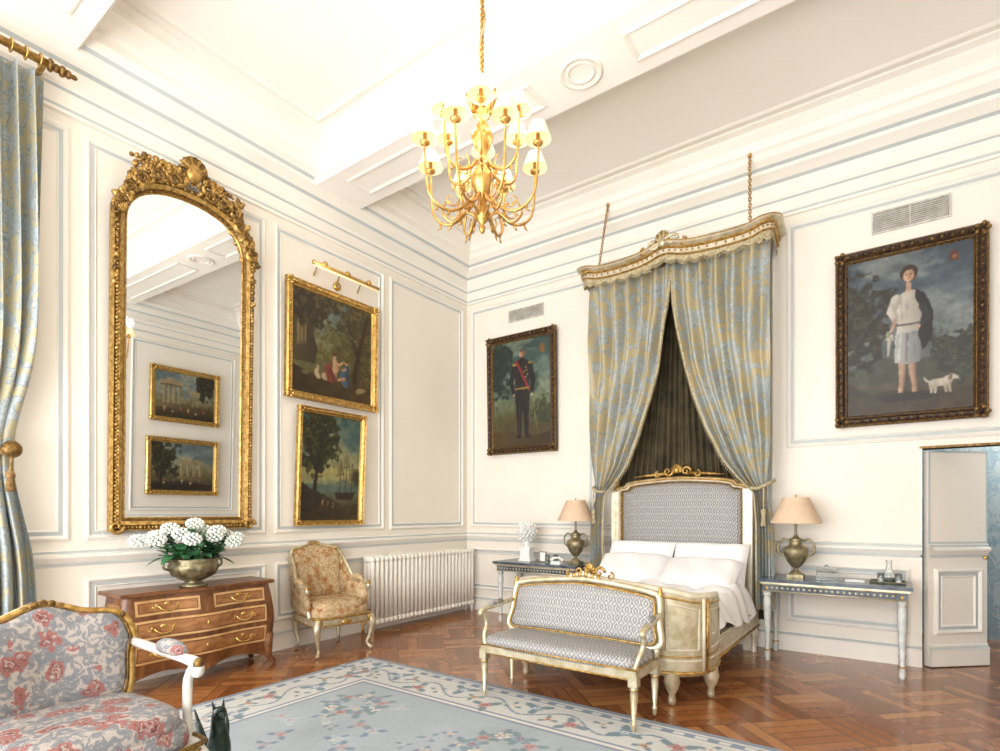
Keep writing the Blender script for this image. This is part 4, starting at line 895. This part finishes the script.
for i,(x,y,r,h) in enumerate([(5.06,-.36,.028,.09),(5.12,-.28,.04,.14),(5.19,-.36,.028,.09)]):
    b=B('drinking_glass' if i!=1 else 'glass_carafe'); 
    if i==1: b.lathe([(0,.01),(r*1.2,.01),(r*1.35,.06),(r*.6,.13),(r*.5,.18),(r*.7,.2)],(x,y,.786),clear,20)
    else: b.lathe([(0,.01),(r*.9,.01),(r,h),(r*.92,h),(r*.8,.02)],(x,y,.786),clear,20)
    b.finish()
b=B('crystal_box'); b.box(4.56,4.72,-.43,-.29,.787,.86,clear); b.box(4.555,4.725,-.435,-.285,.866,.89,clear); b.box(4.56,4.72,-.43,-.29,.86,.866,urnM); b.blob((4.64,-.36,.905),.02,clear,8,6); b.finish(bevel=.004)
b=B('notepad'); b.box(4.79,4.94,-.42,-.30,.786,.797,plast); b.box(4.80,4.93,-.41,-.31,.797,.799,whitec); b.finish()
tumbler('drinking_glass',1.62,-.4,.03,.1); tumbler('drinking_glass',1.70,-.33,.03,.1)
b=B('photo_frame'); b.box(1.48,1.58,-.36,-.345,.79,.92,urnM); b.box(1.49,1.57,-.365,-.36,.80,.91,plast); b.tube([(1.53,-.345,.88),(1.53,-.29,.79)],.005,urnM,5); b.finish()
b=B('desk_telephone'); b.box(1.76,1.88,-.55,-.45,.786,.82,plast,taper=1.1); b.tube(cr([(1.74,-.50,.83),(1.78,-.50,.86),(1.86,-.50,.86),(1.90,-.50,.83)],4),[.02,.012,.012,.02],plast,8); b.finish()
# ------------------------------------------------------------ rug
b=B('floral_area_rug'); rx0,rx1,ry0,ry1=1.02,5.5,-7.3,-2.74
wd,hd=rx1-rx0,ry1-ry0; nx,ny=400,406
X,Y=np.meshgrid(np.linspace(0,wd,nx),np.linspace(0,hd,ny)); e=np.minimum(np.minimum(X,wd-X),np.minimum(Y,hd-Y))
C=np.zeros((ny,nx,3)); C[:]=hx('979FA4')
def band(a,c_,col): C[(e>=a)&(e<c_)]=hx(col)
band(0,.05,'76828F'); band(.05,.075,'CCC6BC'); band(.075,.14,'748294'); band(.14,.16,'CEC8BE'); band(.16,.50,'BDBCB6'); band(.50,.52,'6C7A8E'); band(.52,.56,'CCC6BC'); band(.56,.58,'6C7A8E')
per=np.where(np.minimum(X,wd-X)<np.minimum(Y,hd-Y),Y,X)
key=(((per*14).astype(int)%2)==0)&(e>.085)&(e<.13); C[key]=hx('C2C2BC')
vine=np.abs(e-(.33+.09*np.sin(per*2*pi/.62)))<.010; C[vine&(e>.17)&(e<.49)]=hx('63778A')
rr_=np.random.RandomState(5)
def stamp(cx,cy,R,petal_,core,npet=5,leafc=None):
    i0,i1=max(int((cx-R*2.4)/wd*nx),0),min(int((cx+R*2.4)/wd*nx)+1,nx); j0,j1=max(int((cy-R*2.4)/hd*ny),0),min(int((cy+R*2.4)/hd*ny)+1,ny)
    if i1<=i0 or j1<=j0: return
    x=X[j0:j1,i0:i1]-cx; y=Y[j0:j1,i0:i1]-cy; r=np.hypot(x,y); a=np.arctan2(y,x); s=C[j0:j1,i0:i1]; ph=rr_.rand()*6
    if leafc is not None: s[(r<R*(2.1*np.abs(np.cos(1.5*a+ph))**3))&(r>R*.5)]=hx(leafc)
    s[r<R*(.75+.25*np.cos(npet*a+ph))]=hx(petal_); s[r<R*.42]=hx(core); s[r<R*.2]=hx(petal_)
k=0
for side in range(4):
    Ln=wd if side%2==0 else hd; m2=int(Ln/.17)
    for i in range(m2+1):
        t=i*Ln/m2; dd=.33+.09*sin(t*2*pi/.62+pi); 
        if t<.25 or t>Ln-.25: dd=.33
        p=[(t,dd),(wd-dd,t),(t,hd-dd),(dd,t)][side]
        stamp(p[0],p[1],.038 if k%2 else .062,['AE827C','D2C8BB','6F88A0','BC9C7C'][k%4],['8E524C','9A7260','CCC4BA','7C4A42'][k%4],5,'687C82'); k+=1
for i in range(170):
    x=rr_.uniform(.7,wd-.7); y=rr_.uniform(.7,hd-.7); stamp(x,y,rr_.uniform(.025,.05),rr_.choice(['C9C5BC','AE938C','A4B0B6','BCAF98']),rr_.choice(['9C7672','788A9C','AE9A80']),5,rr_.choice(['75858C','6A7B8B','9EA7A9']))
for (x,y) in ((wd/2,hd/2),(.95,hd-.95),(wd-.95,hd-.95),(.95,.95),(wd-.95,.95),(wd/2,hd-.95)):
    for q in range(9): a=q*.7; stamp(x+.18*cos(a),y+.18*sin(a),.055,['CFC7BA','AE8B83','8194A6'][q%3],'8A605A',5,'6E8286')
C*= (1+(vnoise(X,Y,3,3,9)-.5)*.12)[...,None]; C*= (1+(rr_.rand(ny,nx)-.5)*.06)[...,None]
C=np.clip(C,0,1); C=np.where(C<=.04045,C/12.92,((C+.055)/1.055)**2.4)
o=b.surf(lambda u,v:(rx0+wd*u,ry0+hd*v,.012),nx-1,ny-1,rugM,False); b.col[o]=C.reshape(-1,3)
o=b.add([(rx0,ry0,0),(rx1,ry0,0),(rx1,ry1,0),(rx0,ry1,0),(rx0,ry0,.012),(rx1,ry0,.012),(rx1,ry1,.012),(rx0,ry1,.012)],[(0,1,5,4),(1,2,6,5),(2,3,7,6),(3,0,4,7)],rugM,False); b.col[o]=np.full((8,3),.3)
b.finish()
# ------------------------------------------------------------ bronze griffin
b=B('bronze_griffin_statue'); gx,gy,k_=0,0,.84
b.box(gx-.12,gx+.12,gy-.07,gy+.07,0,.045,black)
b.tube(cr([(gx-.09,gy,.06),(gx-.08,gy,.14),(gx-.04,gy,.26),(gx+.01,gy,.38),(gx+.02,gy,.45),(gx+.0,gy,.52),(gx+.02,gy,.575),(gx+.06,gy,.58)],5),[.06,.07,.07,.065,.05,.035,.034,.03],black,12)
b.tube([(gx+.05,gy,.58),(gx+.09,gy,.575),(gx+.105,gy,.55)],[.022,.014,.004],black,8)
for s_ in (-1,1):
    b.tube([(gx+.02,gy+s_*.02,.59),(gx+.0,gy+s_*.03,.635)],[.012,.003],black,6); b.blob((gx+.055,gy+s_*.022,.59),.006,brass,6,4)
    b.tube(cr([(gx+.03,gy+s_*.035,.34),(gx+.06,gy+s_*.04,.22),(gx+.06,gy+s_*.04,.1),(gx+.09,gy+s_*.04,.055)],4),[.032,.026,.018,.022],black,8)
    b.tube(cr([(gx-.07,gy+s_*.045,.14),(gx-.0,gy+s_*.05,.14),(gx-.05,gy+s_*.05,.07),(gx+.01,gy+s_*.05,.055)],4),[.045,.035,.02,.018],black,8)
    for k in range(6): b.tube(cr([(gx-.01,gy+s_*.05,.40),(gx-.07-.01*k,gy+s_*.07,.48-.03*k),(gx-.17+.01*k,gy+s_*.075,.56-.07*k)],4),[.02,.022,.006],black,6,flat=.5)
b.tube(cr([(gx-.1,gy,.08),(gx-.15,gy,.1),(gx-.16,gy,.2),(gx-.13,gy,.24)],4),[.02,.012,.01,.014],black,6)
g=b.finish(loc=(2.64,-5.06,.014),rot=-.2); g.scale=(k_,k_,k_)
# ------------------------------------------------------------ chandelier
b=B('brass_chandelier'); cx,cy,cz=3.15,-3.72,3.5
b.lathe([(0,-.40),(.012,-.39),(.02,-.36),(.012,-.34),(.03,-.32),(.05,-.28),(.03,-.23),(.02,-.2),(.035,-.17),(.065,-.1),(.07,-.05),(.045,.0),(.025,.03),(.02,.08),(.04,.11),(.06,.16),(.065,.2),(.04,.25),(.02,.28),(.05,.33),(.06,.36),(.05,.39),(.015,.42),(.012,.47),(.02,.48),(0,.5)],(cx,cy,cz),chb,24,lobes=8,la=.05)
for k in range(8):
    a=2*pi*k/8; b.tube([(cx+.05*cos(a),cy+.05*sin(a),cz+.33),(cx+.085*cos(a),cy+.085*sin(a),cz+.42),(cx+.1*cos(a),cy+.1*sin(a),cz+.44)],[.014,.012,.004],chb,6)
bulbs=[]
def arm(a,r,zt,z0,zd,sh=1):
    f=lambda rr,z:(cx+rr*cos(a),cy+rr*sin(a),cz+z)
    b.tube(cr([f(.04,z0),f(r*.3,z0-zd*.6),f(r*.62,z0-zd),f(r*.93,z0-zd*.4),f(r,zt-.06),f(r,zt-.02)],6),[.010,.011,.009,.008,.007,.006],chb,7)
    P=[];
    for i in range(16): t=i/15; q=2*pi*1.1*t; rr=.05*(1-t)+.008; P.append(f(r*.55+rr*cos(q+2),z0-zd*.45+rr*sin(q+2)))
    b.tube(P,[.006,.003],chb,6)
    for i in range(3): p=f(r*(.4+.2*i),z0-zd*(.85+.1*(i==1))); b.tube([p,(p[0],p[1],p[2]-.025),(p[0]+.02*cos(a),p[1]+.02*sin(a),p[2]-.04)],[.006,.008,.003],chb,5)
    c_=f(r,zt); b.lathe([(.004,-.03),(.028,-.015),(.032,-.005),(.012,0),(.012,.045),(0,.045)],c_,chb,12)
    b.lathe([(.01,.0),(.01,.04)],c_,whitec,8)
    b.lathe([(.077,.012),(.044,.105)],c_,litM,18); b.lathe([(.044,.105),(.0,.107)],c_,litM,12)
    li=bpy.data.lights.new('chandelier_bulb','POINT'); li.energy=2.1; li.color=(1,.86,.68); li.shadow_soft_size=.05
    ob=bpy.data.objects.new('chandelier_bulb',li); S.collection.objects.link(ob); ob.location=(c_[0],c_[1],c_[2]+.17); bulbs.append(ob)
for k in range(8): arm(2*pi*(k+.3)/8,.355,.07,-.17,.13)
for k in range(6): arm(2*pi*(k+.1)/6,.25,.24,.04,.09)
for k in range(6):
    a=2*pi*(k+.6)/6; f=lambda rr,z:(cx+rr*cos(a),cy+rr*sin(a),cz+z)
    b.tube(cr([f(.03,-.3),f(.1,-.27),f(.18,-.33),f(.24,-.27),f(.21,-.2),f(.18,-.22)],5),[.008,.009,.008,.006,.004],chb,6)
nl=70
for k in range(nl):
    z=cz+.5+(H-.03-cz-.5)*k/nl
    ax=Vector((1,0,0)) if k%2 else Vector((0,1,0)); l=(H-.03-cz-.5)/nl*.72
    b.tube([Vector((cx,cy,z+l))+ax*.013*cos(a_)+Vector((0,0,1))*l*sin(a_) for a_ in [2*pi*j/8 for j in range(8)]],.005,chb,5,True)
b.tube(cr([(cx+.018*cos(k*.9),cy+.018*sin(k*.9),cz+.48+(H-cz-.5)*k/24) for k in range(25)],2),.008,pm('braided_cord','A5926A','BBA980'),5)
b.lathe([(.0,-.06),(.03,-.05),(.07,-.02),(.08,0)],(cx,cy,H),chb,20)
ch=b.finish(loc=(0,0,0))
for o in bulbs: o.parent=ch
# ------------------------------------------------------------ lights
def area(name,loc,rot,sx,sy,e,col=(1,.98,.95)):
    l=bpy.data.lights.new(name,'AREA'); l.shape='RECTANGLE'; l.size=sx; l.size_y=sy; l.energy=e; l.color=col
    o=bpy.data.objects.new(name,l); S.collection.objects.link(o); o.location=loc; o.rotation_euler=rot
DAY=(.925,.955,1)
area('daylight_window_left',(-.3,-6.17,2.25),(0,-pi/2-.2,0),4.1,1.3,185,DAY)
for i,w_ in enumerate(wf): area('daylight_window_front_%d'%i,((w_[0]+w_[1])/2,YF-.36,2.25),(pi/2+.36,0,0),1.25,4.1,228,DAY)  # added lights behind the camera, tilted up to brighten the ceiling
l=bpy.data.lights.new('anteroom_lamp','POINT'); l.energy=32; l.shadow_soft_size=.15; o=bpy.data.objects.new('anteroom_lamp',l); S.collection.objects.link(o); o.location=(6.3,1.1,2.3)  # added fill light for the anteroom, no lamp modelled there
l=bpy.data.lights.new('picture_light_bulb','AREA'); l.shape='RECTANGLE'; l.size=.8; l.size_y=.03; l.energy=2.0; l.color=(1,.8,.5); o=bpy.data.objects.new('picture_light_bulb',l); S.collection.objects.link(o); o.location=(.2,-2.35,4.0); o.rotation_euler=(math.radians(-35),0,pi/2)
w=bpy.data.worlds.new('World'); S.world=w; w.use_nodes=True; w.node_tree.nodes['Background'].inputs[0].default_value=(.85,.92,1,1); w.node_tree.nodes['Background'].inputs[1].default_value=1.0
cam=bpy.data.cameras.new('Camera'); co_=bpy.data.objects.new('Camera',cam); S.collection.objects.link(co_); S.camera=co_
cam.sensor_width=36; cam.lens=19.98; cam.shift_y=.1365; cam.clip_start=.05
co_.location=(5.2,-6.38,1.42); co_.rotation_euler=(pi/2,0,math.radians(35.78))
